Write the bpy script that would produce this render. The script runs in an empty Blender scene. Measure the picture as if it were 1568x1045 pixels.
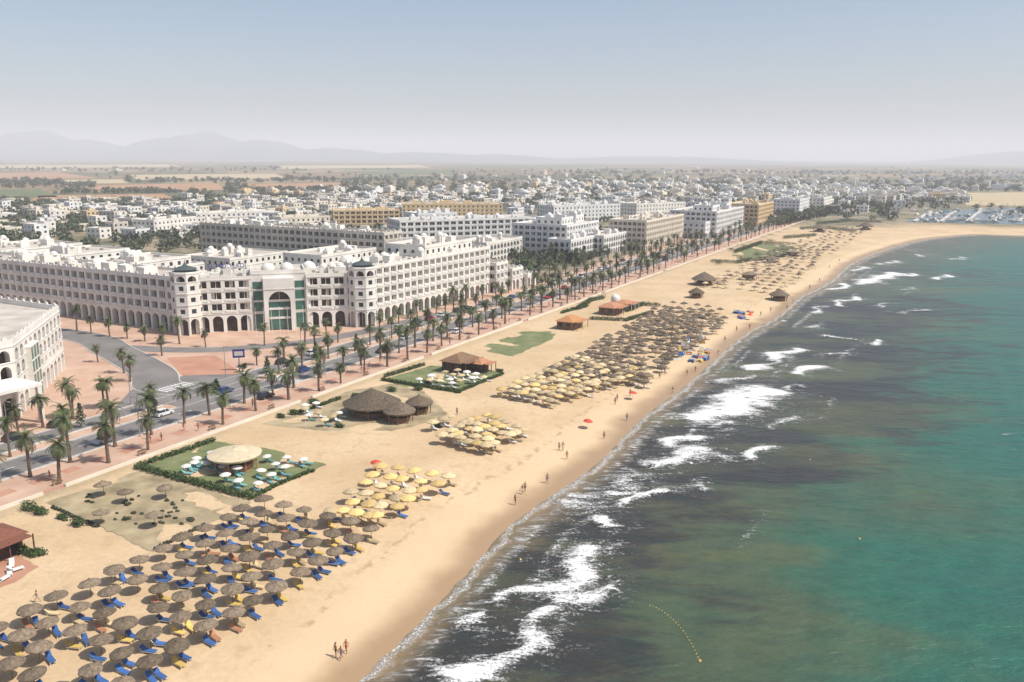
import bpy, math, random
import numpy as np
from mathutils import Matrix, Vector
random.seed(7); rng=np.random.default_rng(7)
S=bpy.context.scene
S.view_settings.view_transform='Standard'; S.view_settings.look='None'; S.view_settings.exposure=0
# ------------------------------------------------------------ camera
F=1300.0; PW,PH=1568.0,1045.0; CAMH=55.0
R=Matrix.Rotation(math.radians(90-12.25),4,'X')@Matrix.Rotation(math.radians(0.3),4,'Z')
cam=bpy.data.cameras.new("camera"); cam.sensor_width=36; cam.lens=36*F/PW; cam.clip_end=60000; cam.clip_start=1
co=bpy.data.objects.new("camera",cam); S.collection.objects.link(co)
co.matrix_world=Matrix.Translation((0,0,CAMH))@R; S.camera=co
def g(u,v,z=0.0):
    """survey: photo measurement -> world point on the horizontal plane z"""
    d=R.to_3x3()@Vector(((u-PW/2)/F,(PH/2-v)/F,-1.0)); t=(z-CAMH)/d.z
    return (d.x*t,d.y*t)
O=np.array((3.5,283.4)); D=np.array((.47,.8827)); N=np.array((-.8827,.47))
def W(s,n): p=O+D*s+N*n; return (p[0],p[1])
def SN(p): r=np.array(p[:2])-O; return float(r@D),float(r@N)
SA=math.atan2(D[1],D[0])
# ------------------------------------------------------------ materials
MATS={}
def mat(name,col,rough=.85,var=.12,scale=.5,bump=0.,col2=None,spec=.3,rnd=0.,detail=4,metal=0.):
    if name in MATS: return MATS[name]
    m=bpy.data.materials.new(name); m.use_nodes=True; nt=m.node_tree; b=nt.nodes['Principled BSDF']
    b.inputs['Roughness'].default_value=rough; b.inputs['Specular IOR Level'].default_value=spec; b.inputs['Metallic'].default_value=metal
    tc=nt.nodes.new('ShaderNodeTexCoord'); no=nt.nodes.new('ShaderNodeTexNoise'); no.inputs['Scale'].default_value=scale; no.inputs['Detail'].default_value=detail
    nt.links.new(tc.outputs['Object'],no.inputs['Vector'])
    r=nt.nodes.new('ShaderNodeValToRGB'); r.color_ramp.elements[0].position=.3; r.color_ramp.elements[1].position=.7
    c2=col2 if col2 else [min(1,c*(1+var)) for c in col]; c1=col if col2 else [c*(1-var) for c in col]
    r.color_ramp.elements[0].color=(*c1,1); r.color_ramp.elements[1].color=(*c2,1)
    nt.links.new(no.outputs['Fac'],r.inputs['Fac']); out=r.outputs['Color']
    if rnd:
        oi=nt.nodes.new('ShaderNodeObjectInfo'); mr=nt.nodes.new('ShaderNodeMapRange'); mr.inputs['To Min'].default_value=1-rnd; mr.inputs['To Max'].default_value=1+rnd
        nt.links.new(oi.outputs['Random'],mr.inputs['Value']); hs=nt.nodes.new('ShaderNodeHueSaturation')
        nt.links.new(mr.outputs['Result'],hs.inputs['Value']); nt.links.new(out,hs.inputs['Color']); out=hs.outputs['Color']
    nt.links.new(out,b.inputs['Base Color'])
    if bump:
        n2=nt.nodes.new('ShaderNodeTexNoise'); n2.inputs['Scale'].default_value=scale*6; n2.inputs['Detail'].default_value=5
        nt.links.new(tc.outputs['Object'],n2.inputs['Vector']); bm=nt.nodes.new('ShaderNodeBump'); bm.inputs['Strength'].default_value=bump; bm.inputs['Distance'].default_value=.1
        nt.links.new(n2.outputs['Fac'],bm.inputs['Height']); nt.links.new(bm.outputs['Normal'],b.inputs['Normal'])
    MATS[name]=m; return m
white=mat('white_render',(.62,.59,.53),col2=(.78,.75,.69),scale=.18,rough=.9,detail=6)
whiteb=mat('lime_washed_render',(.60,.60,.58),col2=(.75,.74,.72),scale=.2,rough=.9)
white2=mat('cream_render',(.60,.54,.44),col2=(.70,.64,.53),scale=.2,rough=.9)
grey_w=mat('grey_render',(.50,.46,.40),col2=(.60,.55,.48),scale=.2,rough=.9)
orange=mat('ochre_render',(.60,.45,.25),col2=(.70,.54,.33),scale=.2,rough=.9)
roofm=mat('roof_screed',(.38,.33,.28),col2=(.60,.55,.48),scale=.15,rough=.95,detail=6)
glass=mat('window_glass',(.03,.04,.045),var=.3,scale=.4,rough=.12,spec=.5)
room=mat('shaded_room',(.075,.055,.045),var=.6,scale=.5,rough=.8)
greenglass=mat('green_glass',(.05,.13,.10),var=.3,scale=.6,rough=.12,spec=.5)
slate=mat('dark_green_roof',(.07,.09,.09),var=.2,scale=1)
asph=mat('asphalt',(.16,.15,.14),col2=(.23,.215,.20),scale=.12,bump=.2,detail=7)
pink=mat('pink_pavers',(.44,.275,.19),col2=(.57,.40,.30),scale=.15,bump=.1,detail=8)
pinkd=mat('red_pavers',(.40,.19,.125),col2=(.48,.27,.18),scale=.2)
kerbm=mat('kerb_stone',(.55,.52,.47),scale=1)
paint=mat('road_paint',(.72,.72,.70),scale=3)
thatch=mat('thatch',(.12,.09,.06),col2=(.26,.20,.14),scale=3,rough=1,bump=.6,rnd=.3)
thatchd=mat('thatch_old',(.09,.07,.05),col2=(.20,.155,.11),scale=2,rough=1,bump=.6,rnd=.25)
yellow=mat('yellow_canvas',(.56,.38,.14),col2=(.66,.49,.22),scale=1,rnd=.25)
straw=mat('straw_canvas',(.46,.35,.19),col2=(.60,.48,.29),scale=1,rnd=.3)
cream=mat('cream_canvas',(.62,.52,.35),scale=1,rnd=.1)
wcanv=mat('white_canvas',(.66,.64,.58),scale=1)
wood=mat('wood',(.20,.12,.07),scale=2,var=.3)
darkwood=mat('dark_wood',(.10,.05,.035),scale=2,var=.3)
bluec=mat('blue_cushion',(.045,.12,.32),scale=2,rnd=.3)
tealc=mat('teal_cushion',(.14,.34,.34),scale=2,rnd=.3)
yelc=mat('yellow_cushion',(.62,.44,.12),scale=2,rnd=.2)
whp=mat('white_plastic',(.70,.70,.67),scale=2,rough=.4)
terra=mat('terracotta',(.38,.17,.09),col2=(.47,.23,.13),scale=1,bump=.5)
redm=mat('red_canvas',(.55,.08,.05),scale=2)
trunk=mat('palm_trunk',(.16,.115,.08),scale=4,var=.35,bump=.8)
leafp=mat('palm_leaf',(.05,.07,.025),col2=(.12,.14,.055),scale=1.2,rough=.6,rnd=.3)
leafd=mat('tree_leaf',(.035,.055,.022),col2=(.075,.10,.045),scale=.5,rough=.7)
leafo=mat('olive_leaf',(.06,.07,.04),col2=(.11,.115,.07),scale=.3,rough=.8)
leafh=mat('hedge_leaf',(.035,.065,.02),col2=(.08,.12,.04),scale=1,rough=.7)
lawn=mat('lawn',(.12,.15,.055),col2=(.22,.23,.11),scale=.25,bump=.4,detail=8)
dry=mat('dry_garden',(.22,.175,.10),col2=(.46,.37,.23),scale=.25,bump=.5,detail=9)
metal=mat('grey_metal',(.35,.35,.35),rough=.4,scale=2,metal=.5)
rubber=mat('rubber',(.02,.02,.02),scale=2)
signb=mat('sign_blue',(.04,.03,.20),scale=2)
skin=mat('skin',(.38,.20,.12),scale=3); hair=mat('hair',(.02,.015,.01),scale=3)
poolm=mat('pool_water',(.06,.30,.36),rough=.15,scale=.5)
CARC=[mat('car_paint_black',(.02,.02,.025),rough=.25,spec=.6,scale=1),mat('car_paint_white',(.7,.7,.7),rough=.25,scale=1),mat('car_paint_red',(.45,.03,.03),rough=.25,scale=1),mat('car_paint_silver',(.38,.39,.40),rough=.3,scale=1),mat('car_paint_blue',(.03,.06,.2),rough=.25,scale=1)]
# ------------------------------------------------------------ mesh helpers
class MB:
    def __init__(s): s.v=[];s.f=[];s.m=[];s.mats=[]
    def mi(s,m):
        if m not in s.mats: s.mats.append(m)
        return s.mats.index(m)
    def poly(s,pts,m):
        i=len(s.v); s.v.extend([tuple(p) for p in pts]); s.f.append(tuple(range(i,i+len(pts)))); s.m.append(s.mi(m))
    def box(s,c,size,m,ang=0.,taper=1.):
        cx,cy,cz=c; hx,hy,hz=size[0]/2,size[1]/2,size[2]/2; ca,sa=math.cos(ang),math.sin(ang)
        P=[]
        for z,t in ((-hz,1),(hz,taper)):
            for x,y in ((-hx,-hy),(hx,-hy),(hx,hy),(-hx,hy)):
                x*=t;y*=t; P.append((cx+x*ca-y*sa,cy+x*sa+y*ca,cz+z))
        i=len(s.v); s.v.extend(P); k=s.mi(m)
        for q in ((0,3,2,1),(4,5,6,7),(0,1,5,4),(1,2,6,5),(2,3,7,6),(3,0,4,7)):
            s.f.append(tuple(i+a for a in q)); s.m.append(k)
    def lathe(s,cx,cy,prof,seg,m,rag=0.,a0=0.):
        i=len(s.v); k=s.mi(m)
        for j,(r,z) in enumerate(prof):
            for q in range(seg):
                a=a0+2*math.pi*q/seg; rr=r*(1+random.uniform(-rag,rag)) if r>0.05 else r
                s.v.append((cx+rr*math.cos(a),cy+rr*math.sin(a),z+ (random.uniform(-rag,rag)*.3 if rag else 0)))
        for j in range(len(prof)-1):
            for q in range(seg):
                s.f.append((i+j*seg+q,i+j*seg+(q+1)%seg,i+(j+1)*seg+(q+1)%seg,i+(j+1)*seg+q)); s.m.append(k)
    def mesh(s,name,smooth=False):
        me=bpy.data.meshes.new(name); me.from_pydata(s.v,[],s.f)
        for m in s.mats: me.materials.append(m)
        me.polygons.foreach_set('material_index',s.m)
        if smooth: me.polygons.foreach_set('use_smooth',[True]*len(s.f))
        me.update(); return me
    def obj(s,name,parent=None,smooth=False,loc=None,rot=0.):
        o=bpy.data.objects.new(name,s.mesh(name,smooth)); S.collection.objects.link(o)
        if parent: o.parent=parent
        if loc is not None: o.location=loc
        o.rotation_euler[2]=rot
        return o
def inst(me,name,loc,rot=0.,sc=1.,tilt=None,parent=None):
    o=bpy.data.objects.new(name,me); S.collection.objects.link(o); o.location=loc; o.rotation_euler[2]=rot; o.scale=(sc,sc,sc) if not isinstance(sc,tuple) else sc
    if tilt: o.rotation_euler[0]=tilt[0]; o.rotation_euler[1]=tilt[1]
    if parent: o.parent=parent
    return o
def npmesh(name,V,Q,m,attrs=None,smooth=False):
    me=bpy.data.meshes.new(name); me.vertices.add(len(V)); me.vertices.foreach_set('co',np.asarray(V,dtype=np.float32).ravel())
    k=Q.shape[1]; me.loops.add(Q.size); me.loops.foreach_set('vertex_index',Q.astype(np.int32).ravel())
    me.polygons.add(len(Q)); me.polygons.foreach_set('loop_start',np.arange(0,Q.size,k,dtype=np.int32)); 
    me.update(calc_edges=True); me.materials.append(m)
    if smooth: me.polygons.foreach_set('use_smooth',np.ones(len(Q),dtype=bool))
    for n_,a in (attrs or {}).items():
        at=me.attributes.new(n_,'FLOAT','POINT'); at.data.foreach_set('value',np.asarray(a,dtype=np.float32).ravel())
    me.validate(); o=bpy.data.objects.new(name,me); S.collection.objects.link(o); return o
def leaves(centers,radii,nper,size,m,name,flat=1.0,shell=.5,link=True):
    C=np.repeat(np.asarray(centers,float),nper,0); Rr=np.repeat(np.asarray(radii,float),nper,0); n=len(C)
    d=rng.normal(size=(n,3)); d/=np.linalg.norm(d,axis=1)[:,None]
    r=(shell+(1-shell)*rng.random(n))[:,None]
    P=C+d*r*Rr
    a=rng.normal(size=(n,3)); a/=np.linalg.norm(a,axis=1)[:,None]; b=np.cross(a,d+rng.normal(size=(n,3))*.5); b/=np.linalg.norm(b,axis=1)[:,None]
    s=(size*(.6+.8*rng.random(n)))[:,None] if np.isscalar(size) else (np.repeat(size,nper)*(.6+.8*rng.random(n)))[:,None]
    V=np.stack([P-a*s-b*s*.7,P+a*s-b*s*.6,P+a*s*.8+b*s*.7,P-a*s*.7+b*s],1).reshape(-1,3)
    Q=np.arange(n*4).reshape(-1,4)
    return npmesh(name,V,Q,m)
# ------------------------------------------------------------ shoreline
shp=[(545,1045),(600,992),(650,943),(700,892),(735,852),(775,808),(830,768),(880,735),(925,700),(962,660),(1000,627),(1050,590),(1090,555),(1122,525),(1150,506),(1190,485),(1225,455),(1270,432),(1300,406),(1340,388),(1400,370),(1450,363),(1500,360),(1568,362)]
SL=-1.5
sh=[g(u,v,SL) for u,v in shp]
d0=np.array(sh[0])-np.array(sh[1]); d0/=np.linalg.norm(d0)
sh=[tuple(np.array(sh[0])+d0*900),tuple(np.array(sh[0])+d0*120)]+sh+[(sh[-1][0]+120,sh[-1][1]-12),(1500,560),(4000,300),(40000,-2000)]
sh=np.array(sh)
P=[sh[0]]
for i in range(1,len(sh)-2):
    for t in np.linspace(0,1,5)[:-1]:
        a,b,c,d=sh[i-1],sh[i],sh[i+1],sh[i+2]
        if i<2 or i>24: P.append(b+(c-b)*t)
        else: P.append(.5*((2*b)+(-a+c)*t+(2*a-5*b+4*c-d)*t*t+(-a+3*b-3*c+d)*t**3))
P+= [sh[-2],sh[-1]]; sh=np.array(P)
poly=np.vstack([sh,[(40000,60000),(-60000,60000),(-60000,-2000)]])
def inside(X,Y):
    r=np.zeros(X.shape,bool); n=len(poly)
    for i in range(n):
        x1,y1=poly[i]; x2,y2=poly[(i+1)%n]
        if y1==y2: continue
        c=((y1>Y)!=(y2>Y))&(X<(x2-x1)*(Y-y1)/(y2-y1)+x1); r^=c
    return r
def segdist(X,Y,A,B):
    ax,ay=A;bx,by=B;dx,dy=bx-ax,by-ay;L=dx*dx+dy*dy+1e-9
    t=np.clip(((X-ax)*dx+(Y-ay)*dy)/L,0,1); return np.hypot(X-ax-t*dx,Y-ay-t*dy)
def shoredist(X,Y):
    X=np.asarray(X,float);Y=np.asarray(Y,float); m=np.full(X.shape,1e9)
    for i in range(len(sh)-1): m=np.minimum(m,segdist(X,Y,sh[i],sh[i+1]))
    return np.where(inside(X,Y),m,-m)
def tz(sd): return np.where(sd>0,SL+1.5*np.clip(sd/24,0,1)**.85,SL-np.clip(-sd*.05,0,5))
def gz(x,y): return float(tz(shoredist(np.array([x]),np.array([y])))[0])
def axis(lo,hi,step,flo,fhi,gr=1.12):
    a=list(np.arange(lo,hi,step)); s=step
    while a[-1]<fhi: s*=gr; a.append(a[-1]+s)
    s=step
    while a[0]>flo: s*=gr; a.insert(0,a[0]-s)
    return np.array(a)
def grid(xs,ys):
    X,Y=np.meshgrid(xs,ys); nx,ny=len(xs),len(ys); i=np.arange(nx*ny).reshape(ny,nx)
    return X.ravel(),Y.ravel(),np.stack([i[:-1,:-1],i[:-1,1:],i[1:,1:],i[1:,:-1]],-1).reshape(-1,4)
def shader(name):
    m=bpy.data.materials.new(name); m.use_nodes=True; nt=m.node_tree; return m,nt,nt.nodes['Principled BSDF']
class NB:
    def __init__(s,nt): s.nt=nt
    def n(s,t,**k):
        x=s.nt.nodes.new(t)
        for a,b in k.items(): setattr(x,a,b)
        return x
    def val(s,sock,v):
        if hasattr(v,'node'): s.nt.links.new(v,sock)
        else: sock.default_value=v
    def math(s,op,a,b=0.,clamp=False):
        x=s.n('ShaderNodeMath',operation=op,use_clamp=clamp); s.val(x.inputs[0],a); s.val(x.inputs[1],b); return x.outputs[0]
    def noise(s,sc,det=4,vec=None,rough=.5,dist=0.):
        x=s.n('ShaderNodeTexNoise'); x.inputs['Scale'].default_value=sc; x.inputs['Detail'].default_value=det; x.inputs['Roughness'].default_value=rough; x.inputs['Distortion'].default_value=dist
        s.nt.links.new(vec,x.inputs['Vector']); return x.outputs['Fac']
    def ramp(s,f,stops):
        x=s.n('ShaderNodeValToRGB'); e=x.color_ramp.elements
        while len(e)<len(stops): e.new(.5)
        for q,(p,c) in zip(e,stops): q.position=p; q.color=(*c,1) if len(c)==3 else c
        s.nt.links.new(f,x.inputs['Fac']); return x.outputs['Color']
    def mix(s,f,a,b):
        x=s.n('ShaderNodeMix',data_type='RGBA'); s.val(x.inputs[0],f); s.val(x.inputs[6],a if hasattr(a,'node') else (*a,1)); s.val(x.inputs[7],b if hasattr(b,'node') else (*b,1)); return x.outputs[2]
    def mr(s,v,a,b,c=0.,d=1.,smooth=True):
        x=s.n('ShaderNodeMapRange',interpolation_type='SMOOTHSTEP' if smooth else 'LINEAR'); s.val(x.inputs['Value'],v)
        x.inputs['From Min'].default_value=a; x.inputs['From Max'].default_value=b; x.inputs['To Min'].default_value=c; x.inputs['To Max'].default_value=d; return x.outputs['Result']
    def attr(s,n): return s.n('ShaderNodeAttribute',attribute_name=n).outputs['Fac']
    def bump(s,h,st,dist,b):
        x=s.n('ShaderNodeBump'); x.inputs['Strength'].default_value=st; x.inputs['Distance'].default_value=dist; s.nt.links.new(h,x.inputs['Height']); s.nt.links.new(x.outputs[0],b.inputs['Normal'])
# ------------------------------------------------------------ terrain
xs=axis(-260,420,2.5,-28000,28000,1.13); ys=axis(40,420,2.5,-600,30000,1.10)
X,Y,Q=grid(xs,ys); sd=shoredist(X,Y); rel_n=(X-O[0])*N[0]+(Y-O[1])*N[1]; rel_s=(X-O[0])*D[0]+(Y-O[1])*D[1]
Z=tz(sd); Z=Z+np.where((sd>6)&(rel_n<-2),(np.sin(X*.31+np.sin(Y*.2)*2)*np.sin(Y*.27+X*.1))*.06,0)
sand=np.clip(np.maximum(np.minimum(-rel_n/3,(520-rel_s)/60),(85-sd)/20),0,1)
town=np.exp(-((rel_n-150)/500)**2)*np.clip((3000-Y)/1500,0,1)
m,nt,b=shader('ground'); k=NB(nt); pos=k.n('ShaderNodeNewGeometry').outputs['Position']
nz=k.noise(.05,5,pos); nf=k.noise(1.3,6,pos,.65)
sandc=k.mix(k.mr(nz,.3,.7),(.53,.385,.225),(.64,.485,.305)); sandc=k.mix(k.mr(nf,.35,.65,0,.35),sandc,(.43,.305,.18))
foot=k.noise(.35,6,pos,.7); sandc=k.mix(k.mr(foot,.50,.66,0,.42),sandc,(.40,.28,.16))
sdA=k.attr('sd'); wob=k.math('ADD',sdA,k.math('MULTIPLY',k.math('SUBTRACT',k.noise(.12,3,pos),.5),6))
smo=k.math('MULTIPLY',k.mr(sdA,8,15,1,0),.7); sandc=k.mix(smo,sandc,(.63,.475,.295))
wet=k.mr(wob,1.0,6.5,1,0); sandc=k.mix(wet,sandc,(.36,.24,.135))
line=k.math('MULTIPLY',k.mr(k.math('ABSOLUTE',k.math('SUBTRACT',wob,12)),0,.9,1,0),k.mr(k.noise(.5,4,pos),.48,.6)); sandc=k.mix(k.math('MULTIPLY',line,.5),sandc,(.25,.17,.10))
vo=k.n('ShaderNodeTexVoronoi'); vo.inputs['Scale'].default_value=.0035; nt.links.new(pos,vo.inputs['Vector']); sep=k.n('ShaderNodeSeparateColor'); nt.links.new(vo.outputs['Color'],sep.inputs[0])
field=k.ramp(sep.outputs[0],[(0,(.09,.10,.045)),(.3,(.20,.15,.08)),(.5,(.36,.23,.13)),(.7,(.13,.13,.06)),(.85,(.40,.31,.18)),(1,(.26,.16,.09))])
field=k.mix(k.mr(k.noise(.02,6,pos,.7),.45,.62,0,.8),field,(.08,.095,.045))
urb=k.mix(k.mr(k.noise(.03,6,pos,.7),.4,.6),(.33,.27,.19),(.10,.11,.055))
inl=k.mix(k.attr('town'),field,urb)
col=k.mix(k.attr('sand'),inl,sandc); nt.links.new(col,b.inputs['Base Color'])
nt.links.new(k.mr(wet,0,1,.95,.4),b.inputs['Roughness']); b.inputs['Specular IOR Level'].default_value=.25
k.bump(nf,.5,.12,b)
npmesh('ground',np.stack([X,Y,Z],1),Q,m,{'sd':sd,'sand':sand,'town':town},smooth=True)
# ------------------------------------------------------------ sea
xs=axis(-60,270,1.1,-700,30000,1.12); ys=axis(62,420,1.1,-700,3000,1.10)
X,Y,Q=grid(xs,ys); sd=shoredist(X,Y); off=-sd
foam=np.zeros_like(X)
FS=[(712,1045,815,975,2.4,1.15),(815,975,862,938,1.5,1.1),(838,903,903,848,3.4,1.1),(868,860,905,845,1.2,.9),(865,918,912,905,2.0,1.15),(1085,640,1165,598,6.6,1.25),(1120,605,1178,622,4.6,1.1),(1000,708,1085,692,3.8,1.1),(1028,684,1072,670,2.6,1.15),(1140,700,1185,690,1.7,1.2),(885,780,970,732,4.8,.75),(972,765,995,755,1.5,1.15),(700,950,735,935,1.6,1),(788,918,815,910,1.5,1.1),
(1183,552,1214,536,3.0,1.2),(1225,572,1252,562,2.6,1.2),(1150,569,1178,562,2.8,1.2),(1165,560,1205,548,1.5,1),(1320,434,1372,419,5.5,1.15),(1290,462,1312,457,2.8,1.15),(1268,516,1300,519,1.7,1),(1325,527,1345,523,1.8,1.1),(1383,424,1400,420,2.8,1.1),(1435,428,1452,422,2.8,1.1),(1405,393,1425,390,3.4,1),(1240,480,1262,470,2,.9),(1275,468,1290,464,2,1.05),(1310,415,1330,409,2.8,1),(1235,502,1250,498,1.7,.9),(905,808,925,795,1.5,1.1),(1280,445,1300,436,2.6,1.1),(1100,655,1130,650,1.7,.9),(1380,480,1410,474,1.4,.75),(1460,398,1490,394,2.6,.8),(1210,600,1235,592,1.5,.9),(1060,745,1085,738,1.2,.8),(1350,405,1375,400,3,.95),(1190,650,1215,642,1.3,.8),(1265,545,1290,540,1.4,.8),(1380,445,1400,441,1.8,.8),(1340,470,1362,466,1.6,.8),(1110,590,1140,578,2,.9)]
for a,b_,c,d,w,i in FS:
    p0=g(a,b_,SL);p1=g(c,d,SL); wx=X+2.0*np.sin(Y*.33+X*.12)+1.0*np.sin(Y*.8+1); wy=Y+1.6*np.sin(X*.4+Y*.1)
    dd=segdist(wx,wy,p0,p1); foam=np.maximum(foam,i*np.exp(-(dd/w)**2)); foam=np.maximum(foam,.45*np.exp(-(dd/(w*2.2+1))**2))
for (dd0,w,st) in ((5.5,1.2,.6),(11,1.4,.58),(18,1.6,.55),(34,1.5,.46)):
    ss=(X*D[0]+Y*D[1]); mod=np.clip(np.sin(ss*.09+dd0)*1.2+np.sin(ss*.037+dd0*2)*.8,0,1)
    foam=np.maximum(foam,st*mod*np.exp(-((off-dd0-1.5*np.sin(ss*.06+dd0))/w)**2))
weed=np.zeros_like(X)
for u,v,r,st in [(780,960,17,1),(850,900,14,1),(900,1000,11,.95),(1000,700,26,1),(1150,690,26,1),(1250,620,30,1),(1150,620,28,1),(1340,600,26,.7),(1250,540,40,1),(1340,530,38,.75),(1290,480,42,1),(960,860,9,.9),(950,800,14,.9),(1050,760,15,.75),(1380,470,45,.65),(1400,420,60,.5),(690,1010,10,.9),(1100,930,7,.5),(1230,690,18,.55)]:
    q=g(u,v,SL); weed=np.maximum(weed,st*np.exp(-(((X-q[0])**2+(Y-q[1])**2)/r**2)))
Z=np.full_like(X,SL)+.35*np.clip(off/5,0,1)*np.clip(foam,0,1)+np.clip(off/8,0,1)*.05*np.sin(off*.9+np.sin(X*.05)*2)
m,nt,b=shader('sea_water'); k=NB(nt); pos=k.n('ShaderNodeNewGeometry').outputs['Position']
offA=k.attr('off'); big=k.noise(.028,4,pos,.55,.6); warp=k.math('MULTIPLY',k.math('SUBTRACT',big,.5),70)
dd=k.math('DIVIDE',k.math('ADD',offA,warp),170.)
base=k.ramp(dd,[(0,(.13,.105,.055)),(.06,(.09,.09,.05)),(.22,(.065,.100,.055)),(.36,(.024,.118,.078)),(.55,(.010,.112,.088)),(.8,(.006,.090,.082)),(1,(.004,.074,.076))])
shal=k.mr(offA,1,9,1,0); base=k.mix(k.math('MULTIPLY',shal,.85),base,(.27,.19,.11))
mp=k.n('ShaderNodeMapping'); mp.inputs['Rotation'].default_value=(0,0,-SA); mp.inputs['Scale'].default_value=(.35,1,1); nt.links.new(pos,mp.inputs['Vector']); sv=mp.outputs[0]
wn=k.noise(.12,7,sv,.68,.8)
wd=k.math('ADD',k.attr('weed'),k.math('MULTIPLY',k.math('SUBTRACT',wn,.5),2.3)); wdm=k.math('MULTIPLY',k.mr(wd,.25,.75),k.mr(offA,1.5,6))
base=k.mix(k.math('MULTIPLY',wdm,.92),base,(.036,.032,.032))
ol=k.math('MULTIPLY',k.mr(k.noise(.04,5,sv,.6,.3),.50,.66),k.mr(offA,25,100,1,0)); base=k.mix(k.math('MULTIPLY',ol,.6),base,(.11,.12,.05))
wind=k.noise(.5,5,sv,.65); base=k.mix(k.mr(wind,.35,.7,0,.30),base,(.008,.045,.045))
fn=k.noise(.7,7,sv,.75,1.0); fn2=k.noise(2.6,4,pos,.7)
ff=k.math('ADD',k.math('MULTIPLY',k.attr('foam'),.92),k.math('MULTIPLY',k.math('SUBTRACT',k.math('ADD',k.math('MULTIPLY',fn,.6),k.math('MULTIPLY',fn2,.4)),.5),4.2))
fm=k.math('MULTIPLY',k.mr(ff,.40,.95),k.mr(k.attr('foam'),.05,.3))
edge=k.math('ADD',offA,k.math('MULTIPLY',k.math('SUBTRACT',k.noise(.2,5,pos,.6),.5),5)); sw=k.math('MULTIPLY',k.mr(k.math('ABSOLUTE',k.math('SUBTRACT',edge,.9)),0,1.2,.85,0),k.mr(fn2,.40,.62,.15,.95))
sw2=k.math('MULTIPLY',k.mr(k.math('ABSOLUTE',k.math('SUBTRACT',edge,3.8)),0,1.8,.9,0),k.mr(fn,.46,.66))
fm=k.math('MAXIMUM',fm,k.math('MAXIMUM',sw,sw2))
cap=k.math('MULTIPLY',k.mr(k.noise(.18,8,sv,.75,0),.67,.73,0,.5),k.mr(offA,15,60)); fm=k.math('MAXIMUM',fm,cap)
nt.links.new(k.mix(fm,base,(.78,.78,.76)),b.inputs['Base Color']); nt.links.new(k.mr(fm,0,1,.30,.9),b.inputs['Roughness']); b.inputs['IOR'].default_value=1.33
b.inputs['Specular IOR Level'].default_value=.3
hh=k.math('ADD',k.math('ADD',k.math('MULTIPLY',k.noise(.9,5,sv,.6),1.2),k.math('MULTIPLY',k.noise(.22,3,sv,.5),2.0)),k.math('MULTIPLY',fm,.5)); k.bump(hh,.75,.6,b)
npmesh('sea',np.stack([X,Y,Z],1),Q,m,{'off':off,'foam':foam,'weed':weed},smooth=True)
# ------------------------------------------------------------ hills
hx=np.linspace(-14000,12000,260); hy=np.linspace(10000,17000,44); X,Y,Q=grid(hx,hy)
H=np.zeros_like(X)
for u,hp,wd_ in [(-60,240,1300),(55,285,650),(130,210,500),(250,200,500),(310,300,650),(400,200,700),(500,130,900),(640,90,1000),(760,70,900),(1000,60,1500),(1560,120,900),(1640,150,900)]:
    cx=(u-784)/1300*12000; H=np.maximum(H,hp*1.15*np.exp(-((X-cx)/wd_)**2))+.12*hp*np.exp(-((X-cx)/(wd_*1.5))**2)
H*=np.exp(-((Y-12300)/1200)**2)*(1+.06*np.sin(X*.004)*np.sin(Y*.003)+.04*np.sin(X*.011+Y*.006))
hm=mat('hill_scrub',(.03,.04,.045),col2=(.06,.065,.06),scale=.002)
npmesh('distant_hills',np.stack([X,Y,H-6],1),Q,hm,smooth=True)
# ploughed and dry fields inland
fsoil=[mat('red_soil_field',(.34,.19,.10),col2=(.46,.28,.16),scale=.02,detail=8),mat('stubble_field',(.42,.33,.19),col2=(.52,.42,.26),scale=.02,detail=8),mat('green_field',(.10,.12,.05),col2=(.16,.17,.08),scale=.02,detail=8)]
FQ=[((-80,266),(90,264),(150,273),(-90,277),0),((-80,291),(60,289),(90,302),(-90,306),2),((60,300),(250,297),(275,309),(40,311),0),((150,284),(330,281),(350,291),(140,294),0),((200,268),(420,266),(440,273),(210,276),1),((380,282),(520,280),(530,287),(370,290),0),((0,253),(260,252),(280,256),(0,258),1),((430,254),(640,253),(660,257),(420,259),1),((560,262),(690,261),(700,267),(550,269),2),((1470,296),(1640,294),(1650,316),(1480,315),1),((700,253),(900,254),(920,257),(690,257),2),((100,276),(190,275),(200,281),(90,282),1)]
for a,b_,c,d,i in FQ: 
    q=MB(); q.poly([(*g(*p),.12) for p in (d,c,b_,a)],fsoil[i]); q.obj('farm_field')
def infield(u,v): return any(min(a[0],d[0])+8<u<max(b_[0],c[0])-8 and min(a[1],b_[1])<v<max(c[1],d[1]) for a,b_,c,d,i in FQ)
# ------------------------------------------------------------ pavements & roads
def sheet(name,pts,z,m):
    q=MB(); q.poly([(x,y,z) for x,y in pts],m); return q.obj(name)
def strip(q,s0,s1,n0,n1,z,m): q.poly([(*W(s0,n0),z),(*W(s1,n0),z),(*W(s1,n1),z),(*W(s0,n1),z)],m)
def ribbon(q,pts,w,z,m,zk=None):
    pts=[np.array(p) for p in pts]; L=[];Rr=[]
    for i,p in enumerate(pts):
        t=pts[min(i+1,len(pts)-1)]-pts[max(i-1,0)]; t/=np.linalg.norm(t); nn=np.array((-t[1],t[0])); L.append(p+nn*w/2);Rr.append(p-nn*w/2)
    for i in range(len(pts)-1): q.poly([(*Rr[i],z),(*Rr[i+1],z),(*L[i+1],z),(*L[i],z)],m)
    if zk:
        for E,sg in ((L,1),(Rr,-1)):
            for i in range(len(pts)-1): kerb(q,E[i],E[i+1])
def kerb(q,a,b,w=.25,h=.17,m=None):
    a=np.array(a);b=np.array(b); L=np.linalg.norm(b-a); c=(a+b)/2; q.box((c[0],c[1],h/2),(L,w,h),m or kerbm,math.atan2(b[1]-a[1],b[0]-a[0]))
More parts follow.
